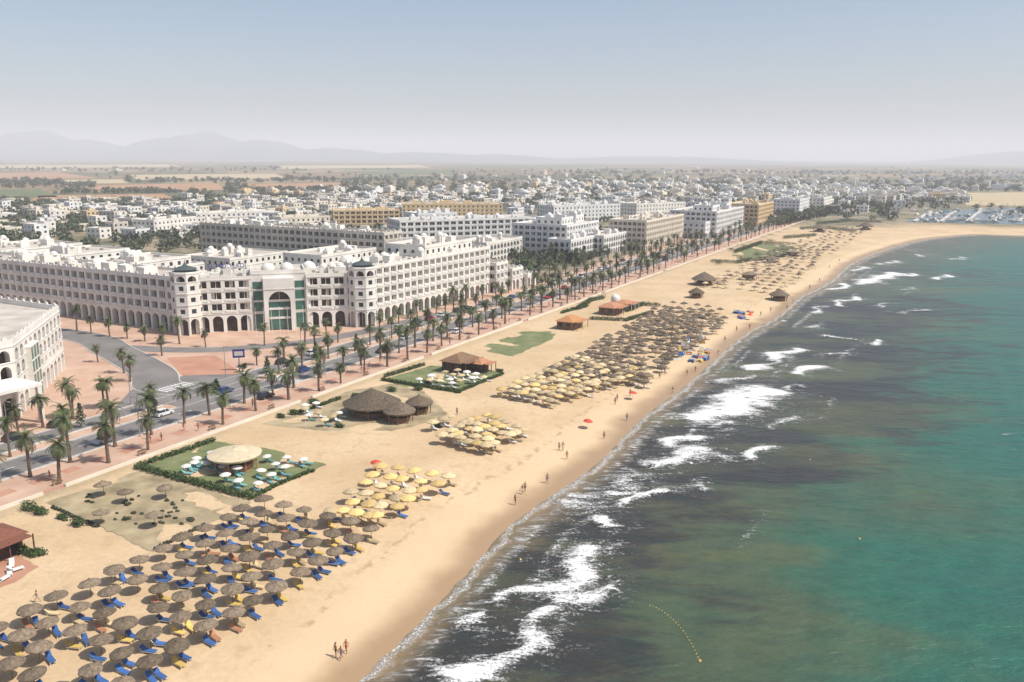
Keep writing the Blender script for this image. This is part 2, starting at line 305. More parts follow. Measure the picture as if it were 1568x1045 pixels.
def smooth_pts(pts,n=6):
    o=[];pts=[np.array(p) for p in pts]
    for i in range(len(pts)-1):
        a=pts[max(i-1,0)];b=pts[i];c=pts[i+1];d=pts[min(i+2,len(pts)-1)]
        for t in np.linspace(0,1,n,endpoint=False): o.append(.5*((2*b)+(-a+c)*t+(2*a-5*b+4*c-d)*t*t+(-a+3*b-3*c+d)*t**3))
    return o+[pts[-1]]
q=MB(); strip(q,-260,950,0,41,.03,pink); q.poly([(*W(s,n),.03) for s,n in ((-260,41),(-29,41),(-67,83),(-67,330),(-112,330),(-112,82),(-150,52),(-150,90),(-260,90))],pink); q.obj('promenade_pavement')
q=MB()
for s in range(-260,400,6): strip(q,s,s+3,5.2,7.6,.045,pinkd)
strip(q,-260,950,.4,1.2,.045,pinkd)
for a in ([(255,548),(330,545),(372,572),(320,597),(292,590)],): q.poly([(*g(u,v),.045) for u,v in a],pinkd)
q.obj('paving_pattern')
q=MB()
strip(q,-260,950,12,21,.05,asph); strip(q,-260,950,25,31,.05,asph); strip(q,-126,-100,20.9,25.1,.054,asph)
for a,b_ in ((12,'x'),(21,'m'),(25,'m'),(31,'y')):
    segs=[(-260,-127),(-100,400)] if b_!='x' else [(-260,400)]
    if b_=='y': segs=[(-260,-130),(-98,400)]
    for s0,s1 in segs: kerb(q,W(s0,a),W(s1,a))
sidep=smooth_pts([W(-114,30),g(243,592),g(232,570),g(175,538),g(120,515),W(-92,170),W(-92,330)],6)
ribbon(q,sidep,11,.058,asph,True)
drv=smooth_pts([g(175,532),g(260,536),g(350,535),g(470,524),g(560,508),W(-8,33),W(4,31)],6)
ribbon(q,drv,6.5,.066,asph,False)
q.poly([(*W(s,n),.062) for s,n in ((-136,30.9),(-98,30.9),(-106,42),(-122,42))],asph)
q.obj('coast_road')
q=MB()
for s in range(-258,700,8): strip(q,s,s+3.5,16.4,16.6,.075,paint)
for n_ in (12.5,20.4,25.4,30.4): strip(q,-260,900,n_,n_+.14,.075,paint)
for i in range(8): strip(q,-119+i*1.1,-118.5+i*1.1,33,37.5,.09,paint)
for i in range(9): strip(q,-98,-95,12.8+i*.95,13.3+i*.95,.09,paint)
q.obj('road_markings')
q=MB()
for s0,s1 in ((-260,-172),(-168,-110),(-106,-60),(-56,0),(4,70),(74,150),(154,300),(304,600)): kerb(q,W(s0,0),W(s1,0),.35,.55,white2)
q.obj('promenade_wall')
# ------------------------------------------------------------ buildings
def facade(q,p0,p1,z0,rows,bay,wm,bands=True):
    p0=np.array(p0);p1=np.array(p1); L=np.linalg.norm(p1-p0)
    if L<.5: return z0
    d=(p1-p0)/L; o=np.array((d[1],-d[0])); nb=max(1,round(L/bay)); bw=L/nb
    def Pt(u,dep,z): x=p0+d*u-o*dep; return (x[0],x[1],z)
    z=z0
    for (h,kind,*pr) in rows:
        z1=z+h
        if kind=='blank' : q.poly([Pt(0,0,z),Pt(L,0,z),Pt(L,0,z1),Pt(0,0,z1)],wm)
        else:
            for i in range(nb):
                u0=i*bw;u1=u0+bw;c=(u0+u1)/2
                if kind=='arch':
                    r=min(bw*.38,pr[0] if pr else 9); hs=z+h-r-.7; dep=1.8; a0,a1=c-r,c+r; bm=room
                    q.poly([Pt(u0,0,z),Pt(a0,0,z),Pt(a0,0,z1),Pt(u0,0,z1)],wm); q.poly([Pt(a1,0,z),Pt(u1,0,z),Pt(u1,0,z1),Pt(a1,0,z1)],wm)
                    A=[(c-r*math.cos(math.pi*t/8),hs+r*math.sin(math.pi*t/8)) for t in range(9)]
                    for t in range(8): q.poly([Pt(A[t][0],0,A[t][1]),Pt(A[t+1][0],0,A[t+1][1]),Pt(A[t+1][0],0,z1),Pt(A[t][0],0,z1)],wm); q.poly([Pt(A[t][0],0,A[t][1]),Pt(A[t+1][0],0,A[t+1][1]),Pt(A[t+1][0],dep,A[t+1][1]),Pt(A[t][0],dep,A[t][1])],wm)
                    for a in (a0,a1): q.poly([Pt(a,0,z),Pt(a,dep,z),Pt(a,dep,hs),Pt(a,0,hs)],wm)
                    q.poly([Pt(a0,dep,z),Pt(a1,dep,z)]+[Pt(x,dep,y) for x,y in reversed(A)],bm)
                    if pr and len(pr)>1: q.poly([Pt(c-.06,dep-.1,z),Pt(c+.06,dep-.1,z),Pt(c+.06,dep-.1,hs+r),Pt(c-.06,dep-.1,hs+r)],wm)
                else:
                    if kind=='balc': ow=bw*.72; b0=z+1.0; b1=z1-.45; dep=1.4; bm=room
                    else: ow=min(bw*.5,pr[0] if pr else 1.4); b0=z+.95; b1=min(z1-.4,z+2.4); dep=.22; bm=glass
                    a0,a1=c-ow/2,c+ow/2
                    q.poly([Pt(u0,0,z),Pt(a0,0,z),Pt(a0,0,z1),Pt(u0,0,z1)],wm); q.poly([Pt(a1,0,z),Pt(u1,0,z),Pt(u1,0,z1),Pt(a1,0,z1)],wm)
                    q.poly([Pt(a0,0,z),Pt(a1,0,z),Pt(a1,0,b0),Pt(a0,0,b0)],wm); q.poly([Pt(a0,0,b1),Pt(a1,0,b1),Pt(a1,0,z1),Pt(a0,0,z1)],wm)
                    q.poly([Pt(a0,0,b0),Pt(a0,dep,b0),Pt(a0,dep,b1),Pt(a0,0,b1)],wm); q.poly([Pt(a1,0,b0),Pt(a1,dep,b0),Pt(a1,dep,b1),Pt(a1,0,b1)],wm)
                    q.poly([Pt(a0,0,b0),Pt(a1,0,b0),Pt(a1,dep,b0),Pt(a0,dep,b0)],wm); q.poly([Pt(a0,0,b1),Pt(a1,0,b1),Pt(a1,dep,b1),Pt(a0,dep,b1)],wm)
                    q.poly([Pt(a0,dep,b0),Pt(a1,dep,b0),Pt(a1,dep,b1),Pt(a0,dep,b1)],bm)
                    if kind=='balc' and bw>3:
                        q.poly([Pt(c-.08,.5,b0),Pt(c+.08,.5,b0),Pt(c+.08,.5,b1),Pt(c-.08,.5,b1)],wm)
                        q.poly([Pt(a0-.1,-.22,z+.35),Pt(a1+.1,-.22,z+.35),Pt(a1+.1,-.22,b0+.02),Pt(a0-.1,-.22,b0+.02)],wm); q.poly([Pt(a0-.1,-.22,b0+.02),Pt(a1+.1,-.22,b0+.02),Pt(a1+.1,.1,b0+.02),Pt(a0-.1,.1,b0+.02)],wm)
                        q.poly([Pt(a0-.1,-.22,z+.35),Pt(a1+.1,-.22,z+.35),Pt(a1+.1,0,z+.35),Pt(a0-.1,0,z+.35)],wm)
                        if random.random()<.45: x=random.choice([a0+.1,c+.1]); q.poly([Pt(x,dep-.05,b0),Pt(x+ow*.28,dep-.05,b0),Pt(x+ow*.28,dep-.05,b1),Pt(x,dep-.05,b1)],random.choice([white2,orange,grey_w]))
        if bands:
            for e,t in ((0.14,.28),): 
                q.poly([Pt(0,-e,z1-.1),Pt(L,-e,z1-.1),Pt(L,-e,z1-.1+t),Pt(0,-e,z1-.1+t)],wm); q.poly([Pt(0,-e,z1-.1+t),Pt(L,-e,z1-.1+t),Pt(L,0,z1-.1+t),Pt(0,0,z1-.1+t)],wm); q.poly([Pt(0,-e,z1-.1),Pt(L,-e,z1-.1),Pt(L,0,z1-.1),Pt(0,0,z1-.1)],wm)
        z=z1
    return z
def inset(pts,w):
    n=len(pts);o=[]
    for i in range(n):
        a,b,c=np.array(pts[i-1]),np.array(pts[i]),np.array(pts[(i+1)%n]); e1=(b-a)/np.linalg.norm(b-a);e2=(c-b)/np.linalg.norm(c-b)
        n1=np.array((-e1[1],e1[0]));n2=np.array((-e2[1],e2[0])); k_=(n1+n2)/(1+n1@n2+1e-6); o.append(tuple(b+k_*w))
    return o
def shell(q,fp,z0,rows,bay,wm,rm=None,par=1.0,bands=True,merl=False,kinds=None):
    n=len(fp)
    for i in range(n):
        rr=rows if kinds is None or kinds[i] is None else kinds[i]
        zt=facade(q,fp[i],fp[(i+1)%n],z0,rr,bay,wm,bands)
        q.poly([(*fp[i],zt),(*fp[(i+1)%n],zt),(*fp[(i+1)%n],zt+par),(*fp[i],zt+par)],wm)
    I=inset(fp,.35)
    for i in range(n):
        j=(i+1)%n; q.poly([(*fp[i],zt+par),(*fp[j],zt+par),(*I[j],zt+par),(*I[i],zt+par)],wm); q.poly([(*I[i],zt+par),(*I[j],zt+par),(*I[j],zt+.05),(*I[i],zt+.05)],wm)
        if merl:
            a=np.array(fp[i]);b=np.array(fp[j]);L=np.linalg.norm(b-a);m_=int(L/3.2);an=math.atan2(b[1]-a[1],b[0]-a[0])
            for t in range(m_):
                c=a+(b-a)*((t+.5)/m_)+np.array((-math.sin(an),math.cos(an)))*.18; q.box((c[0],c[1],zt+par+.3),(1.1,.34,.6),wm,an,.75)
    q.poly([(*p,zt+.05) for p in I],rm or roofm)
    return zt
def clutter(q,fp,z,n,wm,dome=0.):
    fp=np.array(fp); a=fp[0];e1=fp[1]-fp[0];e2=fp[-1]-fp[0]; an=math.atan2(e1[1],e1[0])
    for _ in range(n):
        c=a+e1*random.uniform(.12,.88)+e2*random.uniform(.2,.8); w=random.uniform(1.5,4.5); h=random.uniform(1.2,3)
        q.box((c[0],c[1],z+h/2+.06),(w,random.uniform(1.5,4),h),wm,an)
        if random.random()<dome: q.lathe(c[0],c[1],[(1.4,z+h+.05),(1.3,z+h+.6),(.9,z+h+1.15),(.4,z+h+1.4),(.01,z+h+1.5)],10,wm)
        c=a+e1*random.uniform(.12,.88)+e2*random.uniform(.2,.8); q.box((c[0],c[1],z+.4),(1.1,.8,.7),metal,an)
def dome(q,x,y,z,r,m,seg=16): q.lathe(x,y,[(r*math.cos(t),z+r*math.sin(t)) for t in np.linspace(0,math.pi/2-.02,7)],seg,m)
BAL4=[(5.2,'arch'),(3.3,'balc'),(3.3,'balc'),(3.3,'balc'),(3.3,'balc')]
BAL3=[(5.9,'arch'),(3.6,'balc'),(3.6,'balc'),(3.6,'balc')]
hotel=bpy.data.objects.new('beach_hotel',None); S.collection.objects.link(hotel)
c1=np.array((-68.5,82.));c2=np.array((-30.,43.)); cm=(c1+c2)/2; cd=(c2-c1)/np.linalg.norm(c2-c1)
def CW(t,dep=0):
    p=c1+cd*t+np.array((-cd[1],cd[0]))*dep; return W(*p)
CL=float(np.linalg.norm(c2-c1))
q=MB(); fp=[W(-68.5,240),W(-68.5,84),W(-53,90),W(-53,240)]; zt=shell(q,fp,0,BAL3,3.9,white,merl=True); clutter(q,[fp[0],fp[1],fp[2],fp[3]],zt,26,white,.3)
q.obj('left_wing',hotel)
q=MB()
fp=[CW(2),CW(CL/2-8.5),CW(CL/2-8.5,15),CW(2,15)]; shell(q,fp,0,BAL3,4.2,white,merl=True); clutter(q,fp,zt,4,white,.3)
fp=[CW(CL/2+8.5),CW(CL-2),CW(CL-2,15),CW(CL/2+8.5,15)]; shell(q,fp,0,BAL3,4.2,white,merl=True); clutter(q,fp,zt,4,white,.3)
q.obj('corner_wing',hotel)
q=MB(); fp=[CW(CL/2-8.5,.8),CW(CL/2+8.5,.8),CW(CL/2+8.5,16),CW(CL/2-8.5,16)]
shell(q,fp,0,[(5.9,'blank'),(3.6,'blank'),(3.6,'blank'),(5,'blank')],4,white)
for t0,t1 in ((-8,-5),(5,8)):
    for z0,z1 in ((.5,5.2),(6,9),(9.4,12.6),(13,15.6)):
        q.poly([(*CW(CL/2+t0,.7),z0),(*CW(CL/2+t1,.7),z0),(*CW(CL/2+t1,.7),z1),(*CW(CL/2+t0,.7),z1)],greenglass)
facade(q,CW(CL/2-4.8,-2.5),CW(CL/2+4.8,-2.5),0,[(13.5,'arch',3.4,1)],9.6,white)
for t in (-4.8,4.8): q.poly([(*CW(CL/2+t,-2.5),0),(*CW(CL/2+t,.8),0),(*CW(CL/2+t,.8),17),(*CW(CL/2+t,-2.5),17)],white)
q.poly([(*CW(CL/2-4.8,-2.5),13.5),(*CW(CL/2+4.8,-2.5),13.5),(*CW(CL/2+4.8,-2.5),17),(*CW(CL/2-4.8,-2.5),17)],white)
q.poly([(*CW(CL/2-4.8,-2.5),17),(*CW(CL/2+4.8,-2.5),17),(*CW(CL/2+4.8,.8),17),(*CW(CL/2-4.8,.8),17)],white)
CA=math.atan2(*(np.array(CW(5))-np.array(CW(0)))[::-1])
for z in (4,7,9.6): q.box((*CW(CL/2,-.95),z),(6.6,.15,.7),white,CA)
q.poly([(*CW(CL/2-3.2,-.85),.3),(*CW(CL/2+3.2,-.85),.3),(*CW(CL/2+3.2,-.85),9.4),(*CW(CL/2-3.2,-.85),9.4)],greenglass)
for t in (-3,3): dome(q,*CW(CL/2+t,6),18.8,2.2,white)
q.obj('entrance_portal',hotel)
q=MB()
for (cx,cy) in (W(-68,83),W(-30.5,43.5)):
    r=4.7; pts=[(cx+r*math.cos(math.pi/8+i*math.pi/4),cy+r*math.sin(math.pi/8+i*math.pi/4)) for i in range(8)]
    z=shell(q,pts,0,[(5.9,'arch'),(3.6,'win',1.5),(3.6,'win',1.5),(3.6,'win',1.5),(2.6,'arch')],3.6,white,par=.5)
    q.lathe(cx,cy,[(3.2,z),(3.2,z+1.0),(3.7,z+1.1),(2.0,z+1.8),(.9,z+2.1),(.5,z+2.5),(.12,z+3.2),(.03,z+4.2)],12,slate)
q.obj('corner_towers',hotel,)
q=MB(); fp=[W(-28,43),W(50,41),W(50,57),W(-22,58)]; zr=shell(q,fp,0,BAL4,3.9,white,merl=True); clutter(q,fp,zr,10,white,.4)
fp=[W(10,46),W(44,46),W(44,64),W(10,64)]; z2=shell(q,fp,zr+.1,[(3.3,'win')],3.6,white); clutter(q,fp,z2,8,white,.5)
for s0,s1,n0,rows in ((50,60,38,[(5,'arch'),(3.3,'balc'),(3.3,'balc')]),(60,70,36,[(5,'arch'),(3.3,'balc')]),(70,80,34,[(5,'arch')])):
    fp=[W(s0,n0),W(s1,n0),W(s1,62),W(s0,62)]; z_=shell(q,fp,0,rows,3.8,white,merl=True); clutter(q,fp,z_,3,white,.4)
q.obj('sea_wing',hotel)
q=MB(); fp=[W(58,216),W(58,100),W(72,100),W(72,216)]; z_=shell(q,fp,0,[(4,'win')]+[(3.3,'balc')]*5,3.7,grey_w,merl=True); clutter(q,fp,z_,16,white,.2)
fp=[W(20,125),W(20,104),W(58,104),W(58,125)]; z_=shell(q,fp,0,[(4,'win')]+[(3.3,'win')]*3,3.7,white); clutter(q,fp,z_,6,white,.3)
q.obj('rear_wing',hotel)
q=MB()
for s0,n0,ls,ln,h in ((-52,128,26,22,4),(-50,170,30,24,4),(-30,70,30,26,2),(-10,100,26,22,1),(-52,205,36,30,4),(-24,150,24,26,2),(14,150,36,28,2)):
    fp=[W(s0,n0+ln),W(s0,n0),W(s0+ls,n0),W(s0+ls,n0+ln)]; z_=shell(q,fp,0,[(4,'win')]+[(3.3,'win')]*h,3.6,white,par=.8); clutter(q,fp,z_,7,white,.6)
for s_,n_,r in ((-10,66,3.5),(-24,72,2.5),(30,72,3)): dome(q,*W(s_,n_),16.5,r,white); q.box((*W(s_,n_),8.3),(r*2.4,r*2.4,16.4),white,SA)
q.obj('courtyard_blocks',hotel)
cu=bpy.data.curves.new('rooftop_sign','FONT'); cu.body='EL MOURADI'; cu.size=2.0; cu.extrude=.12; cu.align_x='CENTER'; cu.materials.append(signb)
so=bpy.data.objects.new('rooftop_sign',cu); S.collection.objects.link(so); so.parent=hotel
p=CW(12,1.2); so.location=(p[0],p[1],20.3); so.rotation_euler=(math.pi/2,0,CA)
q=MB(); q.box((*CW(12,1.5),20.0),(12,.12,.12),metal,CA)
for t in (7,10,14,17): q.box((*CW(t,1.5),19.1),(.12,.12,2.8),metal,CA)
q.obj('sign_frame',hotel)
# left neighbour
q=MB()
fp=[W(-147,45),W(-116,75),W(-116,140),W(-134,140),W(-134,86),W(-160,60),W(-160,45)]
z_=shell(q,fp,0,[(5.2,'arch'),(3.4,'win'),(3.4,'arch',1.2),(3.4,'arch',1.2)],4.1,white,merl=True,par=1.4)
for _ in range(14): 
    p=W(random.uniform(-131,-119),random.uniform(85,135)); q.box((*p,z_+1),(random.uniform(1.5,4),2.5,2),white,SA)
e_=np.array((31.,30.))/np.hypot(31,30); nb_=np.array((e_[1],-e_[0])); CB=math.atan2(W(-116,75)[1]-W(-147,45)[1],W(-116,75)[0]-W(-147,45)[0])
gc=np.array((-147.,45.))+e_*12+nb_*.3; q.box((*W(*gc),7),(7,1.4,12),greenglass,CB)
for t in (-3.5,-1.2,1.2,3.5): c_=gc+e_*t; q.box((*W(*c_),7.1),(.2,1.7,12.4),white,CB)
for z0 in (4,7,10,13.2): q.box((*W(*gc),z0),(7.3,1.6,.3),white,CB)
p=W(-152,41); q.box((p[0],p[1],8.2),(10,9,.6),white,SA); 
for a,b_ in ((-4.4,-4),(4.4,-4),(-4.4,4),(4.4,4)): q.box((p[0]+a*D[0]+b_*N[0],p[1]+a*D[1]+b_*N[1],4),(.9,.9,7.8),white,SA)
q.obj('corner_hotel')
WIN=lambda n,k='win':[(4.2,'arch')]+[(3.3,k)]*n
def abox(name,u,v,n,Ls,Ln,wm=white,kind='balc',bay=3.8,merl=False,dm=.3,extra=()):
    h=4.2+3.3*n+1; s,n_=SN(g(u,v,h)); q=MB(); fp=[W(s,n_+Ln),W(s,n_),W(s+Ls,n_),W(s+Ls,n_+Ln)]
    z_=shell(q,fp,0,WIN(n,kind),bay,wm,merl=merl); clutter(q,fp,z_,int(Ls*Ln/140)+2,wm,dm)
    for ds,dn,ls,ln,m_,kd in extra:
        f2=[W(s+ds,n_+dn+ln),W(s+ds,n_+dn),W(s+ds+ls,n_+dn),W(s+ds+ls,n_+dn+ln)]; z3=shell(q,f2,0 if m_>=0 else z_+.1,WIN(abs(m_),kd) if m_>=0 else [(3.3,'win')]*abs(m_),bay,wm); clutter(q,f2,z3,3,wm,.5)
    q.obj(name); return s,n_
def fbox(name,u0,v0,u1,v1,n,dep,wm=white,kind='win',bay=4):
    h=4.2+3.3*n+1; a=np.array(g(u0,v0,h));b=np.array(g(u1,v1,h)); e=(b-a)/np.linalg.norm(b-a); nn=np.array((-e[1],e[0])); fp=[tuple(a),tuple(b),tuple(b+nn*dep),tuple(a+nn*dep)]
    q=MB(); z_=shell(q,fp,0,WIN(n,kind),bay,wm); clutter(q,fp,z_,int(np.linalg.norm(b-a)*dep/160)+2,wm,.3); q.obj(name)
abox('resort_hotel',868,345,4,46,34,whiteb,'balc',extra=((-12,-8,40,14,2,'arch'),(20,-14,40,14,2,'arch'),(6,6,16,16,-1,'x'),(30,8,12,16,-1,'x'),(50,-6,30,20,1,'arch')))
abox('long_cream_hotel',990,338,4,75,24,white2,'balc',3.2)
abox('white_hotel',1098,324,4,80,34,whiteb,'balc',extra=((-14,4,30,20,2,'win'),(10,6,20,14,-1,'x'),(50,6,14,14,-1,'x')))
abox('ochre_hotel',1162,313,4,60,26,orange,'balc')
abox('white_hotel',1225,306,3,60,26,whiteb,'win')
abox('apartment_building',1262,303,3,60,30,white,'win')
fbox('palace_hotel',612,338,832,332,4,26,whiteb,'balc',4.4)
fbox('palace_hotel',640,327,700,325,4,22,whiteb,'win')
fbox('ochre_hotel',510,322,612,321,3,24,orange,'balc')
fbox('ochre_hotel',615,312,770,312,3,30,orange,'win')
fbox('apartment_building',848,315,950,312,3,26,whiteb,'win')
fbox('apartment_building',975,312,1050,309,3,24,white,'win')
fbox('white_hotel',745,372,800,362,2,20,white,'arch')
fbox('townhouse_block',235,337,300,331,2,18,white,'win')
fbox('townhouse_block',300,326,420,322,2,18,white,'win')
fbox('townhouse_block',430,333,505,330,2,18,white2,'win')
fbox('townhouse_block',75,322,100,321,2,12,white,'win')
fbox('townhouse_block',0,327,25,326,1,12,white,'win')
# ------------------------------------------------------------ town
def simple_house(q,cx,cy,w,d_,h,ang,wm,detail):
    ca,sa=math.cos(ang),math.sin(ang)
    fp=[(cx+x*ca-y*sa,cy+x*sa+y*ca) for x,y in ((-w/2,-d_/2),(w/2,-d_/2),(w/2,d_/2),(-w/2,d_/2))]
    if detail:
        n=max(1,round(h/3.2)); z_=shell(q,fp,0,[(3.2,'win',1.6)]*n,4,wm,par=.7,bands=False)
        if random.random()<.6: c=random.uniform(-.25,.25)*w; q.box((cx+c*ca,cy+c*sa,z_+1.3),(3,3,2.5),wm,ang)
    else: q.box((cx,cy,h/2),(w,d_,h),wm,ang); q.box((cx+random.uniform(-2,2),cy,h+1),(w*.4,d_*.4,2),wm,ang)
NEAR=[(SN(g(u,v,18)),r) for u,v,r in ((868,345,60),(990,338,60),(1098,324,70),(720,335,70),(560,321,50),(690,312,70))]
q1=MB();q2=MB(); TR=[]; cnt=0
def dens(x,y): return .5+.5*math.sin(x*.006+math.sin(y*.004)*2)*math.cos(y*.0035+x*.002)
for _ in range(3900):
    r_=random.random()
    if r_<.62: u=random.uniform(-60,1620); v=random.triangular(280,345,304)
    elif r_<.76: u=random.uniform(-60,700); v=random.uniform(312,368)
    elif r_<.92: u=random.uniform(800,1620); v=random.triangular(264,310,286)
    else: u=random.uniform(-60,1620); v=random.uniform(258,280)
    if infield(u,v): continue
    if u<360 and 262<v<310 and random.random()<.95: continue
    if u<700 and v<293 and random.random()<.85: continue
    if v<276 and random.random()<.6: continue
    p=g(u,v); s,n_=SN(p)
    if n_<48:
        if s<430: continue
        if float(shoredist(np.array([p[0]]),np.array([p[1]]))[0])<130: continue
        if u>1380 and v>312: continue
    if -75<s<88 and n_<262: continue
    if p[1]<340: continue
    if p[1]<900 and any(abs(s-a-25)<r*.9 and abs(n_-b_-12)<r*.5 for (a,b_),r in NEAR): continue
    dn=dens(*p)
    if random.random()>dn*1.05+.12: TR.append(p); continue
    det=p[1]<1150
    if det and random.random()<.35: TR.append(p); continue
    f=1+min(.8,p[1]/5000)
    simple_house(q1 if det else q2,p[0],p[1],random.uniform(7,16)*f,random.uniform(7,12)*f,random.choice([3.4,3.4,6.6,6.6,9.8]),SA+random.choice([0,math.pi/2])+random.uniform(-.15,.15),random.choice([white,whiteb,whiteb,white2,white2,grey_w,grey_w,orange if random.random()<.25 else white]),det); cnt+=1
q1.obj('town_houses'); q2.obj('distant_town'); print('houses',cnt)
q=MB(); q.poly([(*g(u,v),.16) for u,v in ((1385,340),(1600,345),(1600,318),(1440,322))],mat('harbour_water',(.04,.09,.11),rough=.2,scale=.1)); q.obj('harbour_water')
q=MB()
for i in range(60):
    p=g(random.uniform(1400,1600),random.uniform(322,341)); a=random.uniform(0,3)
    q.box((p[0],p[1],.8),(8,2.4,1.4),random.choice([white,grey_w,white2]),a,1.1); q.box((p[0],p[1],2),(3.5,1.8,1.2),whp,a,.8); q.box((p[0],p[1],6),(.2,.2,9),metal)
for i in range(5): a=np.array(g(1400+i*40,340));b=np.array(g(1425+i*38,324)); kerb(q,a,b,3,.9,kerbm)
q.obj('marina_moorings')
q=MB()
for s0,n0,ls,ln in ((92,64,26,14),(96,90,14,10),(250,60,16,9)):
    q.poly([(*W(s0,n0),.05),(*W(s0+ls,n0),.05),(*W(s0+ls,n0+ln),.05),(*W(s0,n0+ln),.05)],poolm)
    c_=[W(s0,n0),W(s0+ls,n0),W(s0+ls,n0+ln),W(s0,n0+ln)]
    for i in range(4): kerb(q,c_[i],c_[(i+1)%4],1.2,.12,kerbm)
q.obj('swimming_pools')
TR+=[g(u,v) for u,v in ((random.uniform(-60,1620),random.triangular(258,330,285)) for _ in range(2300)) if not infield(u,v)]
for (u0,v0,u1,v1,n) in ((0,299,300,295,130),(0,322,250,314,170),(0,279,600,276,150),(-20,345,300,338,170),(-20,362,120,350,130),(300,312,520,300,130),(230,294,620,292,150),(700,300,870,312,90),(0,260,500,260,80),(0,282,150,285,60),(840,264,1568,266,200),(1190,345,1300,322,60),(600,352,800,350,50)):
    for _ in range(n):
        t=random.random(); u=u0+(u1-u0)*t+random.uniform(-6,6); v=v0+(v1-v0)*t+random.uniform(-2,2)
        if not infield(u,v): TR.append(g(u,v))
def okt(p):
    s,n_=SN(p)
    if -74<s<90 and n_<250: return False
    if n_<44 and (s<430 or float(shoredist(np.array([p[0]]),np.array([p[1]]))[0])<110): return False
    return p[1]>320
TR+=[W(random.uniform(92,430),random.uniform(46,110)) for _ in range(150)]+[W(random.uniform(92,300),random.uniform(110,330)) for _ in range(190)]+[W(random.uniform(80,420),random.uniform(300,760)) for _ in range(450)]+[W(random.uniform(-60,90),random.uniform(256,420)) for _ in range(110)]
T=np.array([p for p in TR if okt(p)])
sz=rng.uniform(1.8,4.2,len(T))*(1+np.clip(T[:,1]/5000,0,.8)); C=np.stack([T[:,0],T[:,1],sz*.9],1)
Rr=np.stack([sz*1.15,sz*1.15,sz*.85],1); half=rng.random(len(T))<.5
leaves(C[half],Rr[half],46,sz[half]*.22,leafd,'distant_trees'); leaves(C[~half],Rr[~half],46,sz[~half]*.22,leafo,'distant_trees')
# ------------------------------------------------------------ palms
def palm_mesh(seed,h):
    random.seed(seed); q=MB(); lean=random.uniform(-.35,.35); prof=[]; k_=q.mi(trunk); rings=[]
    for i in range(13):
        t=i/12; r=(.30-.10*t+(.10 if i==0 else 0)+(.12 if i>=11 else 0))*(1.08 if i%2 else .94); c=(lean*t*t,0,h*t); i0=len(q.v)
        for a in range(8): q.v.append((c[0]+r*math.cos(a*math.pi/4),c[1]+r*math.sin(a*math.pi/4),c[2]))
        rings.append(i0)
    for i in range(12):
        for a in range(8): q.f.append((rings[i]+a,rings[i]+(a+1)%8,rings[i+1]+(a+1)%8,rings[i+1]+a)); q.m.append(k_)
    for j in range(32):
        az=j*2.39996+random.uniform(-.3,.3); el=math.radians(random.choice([75,60,45,30,15,0,-20,-38])+random.uniform(-8,8)); L=random.uniform(2.3,3.4); droop=random.uniform(.9,1.5)
        mt=leafp if el>-.3 else trunk
        p=np.array((lean,0,h)); e=el; pts=[p.copy()]; n=9
        for i in range(n): e-=droop/n*(1+ i/n); p=p+np.array((math.cos(az)*math.cos(e),math.sin(az)*math.cos(e),math.sin(e)))*L/n; pts.append(p.copy())
        side=np.array((-math.sin(az),math.cos(az),0))
        for i in range(1,n+1):
            a=pts[i-1];b=pts[i]; d=(b-a)/np.linalg.norm(b-a); w=.62*math.sin(math.pi*min(1,(i+.7)/(n+1.2)))**.7
            for sg in (-1,1):
                for t in (0,.5):
                    c=a+(b-a)*t; tip=c+side*sg*w+d*w*.55+np.array((0,0,-.28*w+random.uniform(-.08,.08))); q.poly([c,c+d*.14,tip],mt)
            q.poly([a-side*.03,b-side*.03,b+side*.03,a+side*.03],mt)
    return q.mesh('palm_tree')
PM=[palm_mesh(i,h) for i,h in enumerate((6.2,7.0,7.8,6.6,5.4))]; random.seed(11)
def palm(x,y,sc=1.): inst(random.choice(PM),'palm_tree',(x,y,0),random.uniform(0,6.28),sc*random.uniform(.8,1.15),(random.uniform(-.04,.04),random.uniform(-.04,.04)))
for n_,st,ph in ((3.2,9.5,0),(9.8,8.5,4),(23,10,2),(34,11,5)):
    s=-215+ph
    while s<860:
        if not (n_>20 and -132<s<-94) and random.random()<.9: palm(*W(s+random.uniform(-1.2,1.2),n_+random.uniform(-.7,.7)),1. if n_<20 else .9)
        s+=st*(1 if s<300 else 1.6)
for u,v in ((118,508),(140,512),(168,516),(195,519),(222,523),(250,528),(275,527),(315,532),(150,555),(190,572),(200,585),(160,625),(112,640),(66,655),(405,530),(467,530),(248,545),(500,515)): palm(*g(u,v),.85)
for i in range(60): palm(*W(random.uniform(92,420),random.uniform(38,56 if i%2 else 100)),.9)
def tree(u,v,h=5.,m=leafd,name='street_tree'):
    x,y=g(u,v); q=MB(); q.lathe(x,y,[(.22,0),(.16,h*.35),(.1,h*.6)],7,trunk)
    for i in range(5): a=i*1.26; q.poly([(x,y,h*.35),(x+.1,y,h*.35),(x+math.cos(a)*h*.22,y+math.sin(a)*h*.22,h*.62),(x+math.cos(a)*h*.22-.05,y+math.sin(a)*h*.22,h*.62)],trunk)
    o=q.obj(name); cc=[(x+random.gauss(0,h*.15),y+random.gauss(0,h*.15),h*random.uniform(.45,.85)) for _ in range(8)]
    l=leaves(cc,[(h*.2,h*.2,h*.17)]*8,45,.16,m,'crown',shell=.3); l.parent=o
for u,v,h in ((760,470,5),(742,478,5),(720,490,5),(655,492,4),(830,440,5),(845,432,5),(330,598,2.5),(372,570,2.5)): tree(u,v,h)
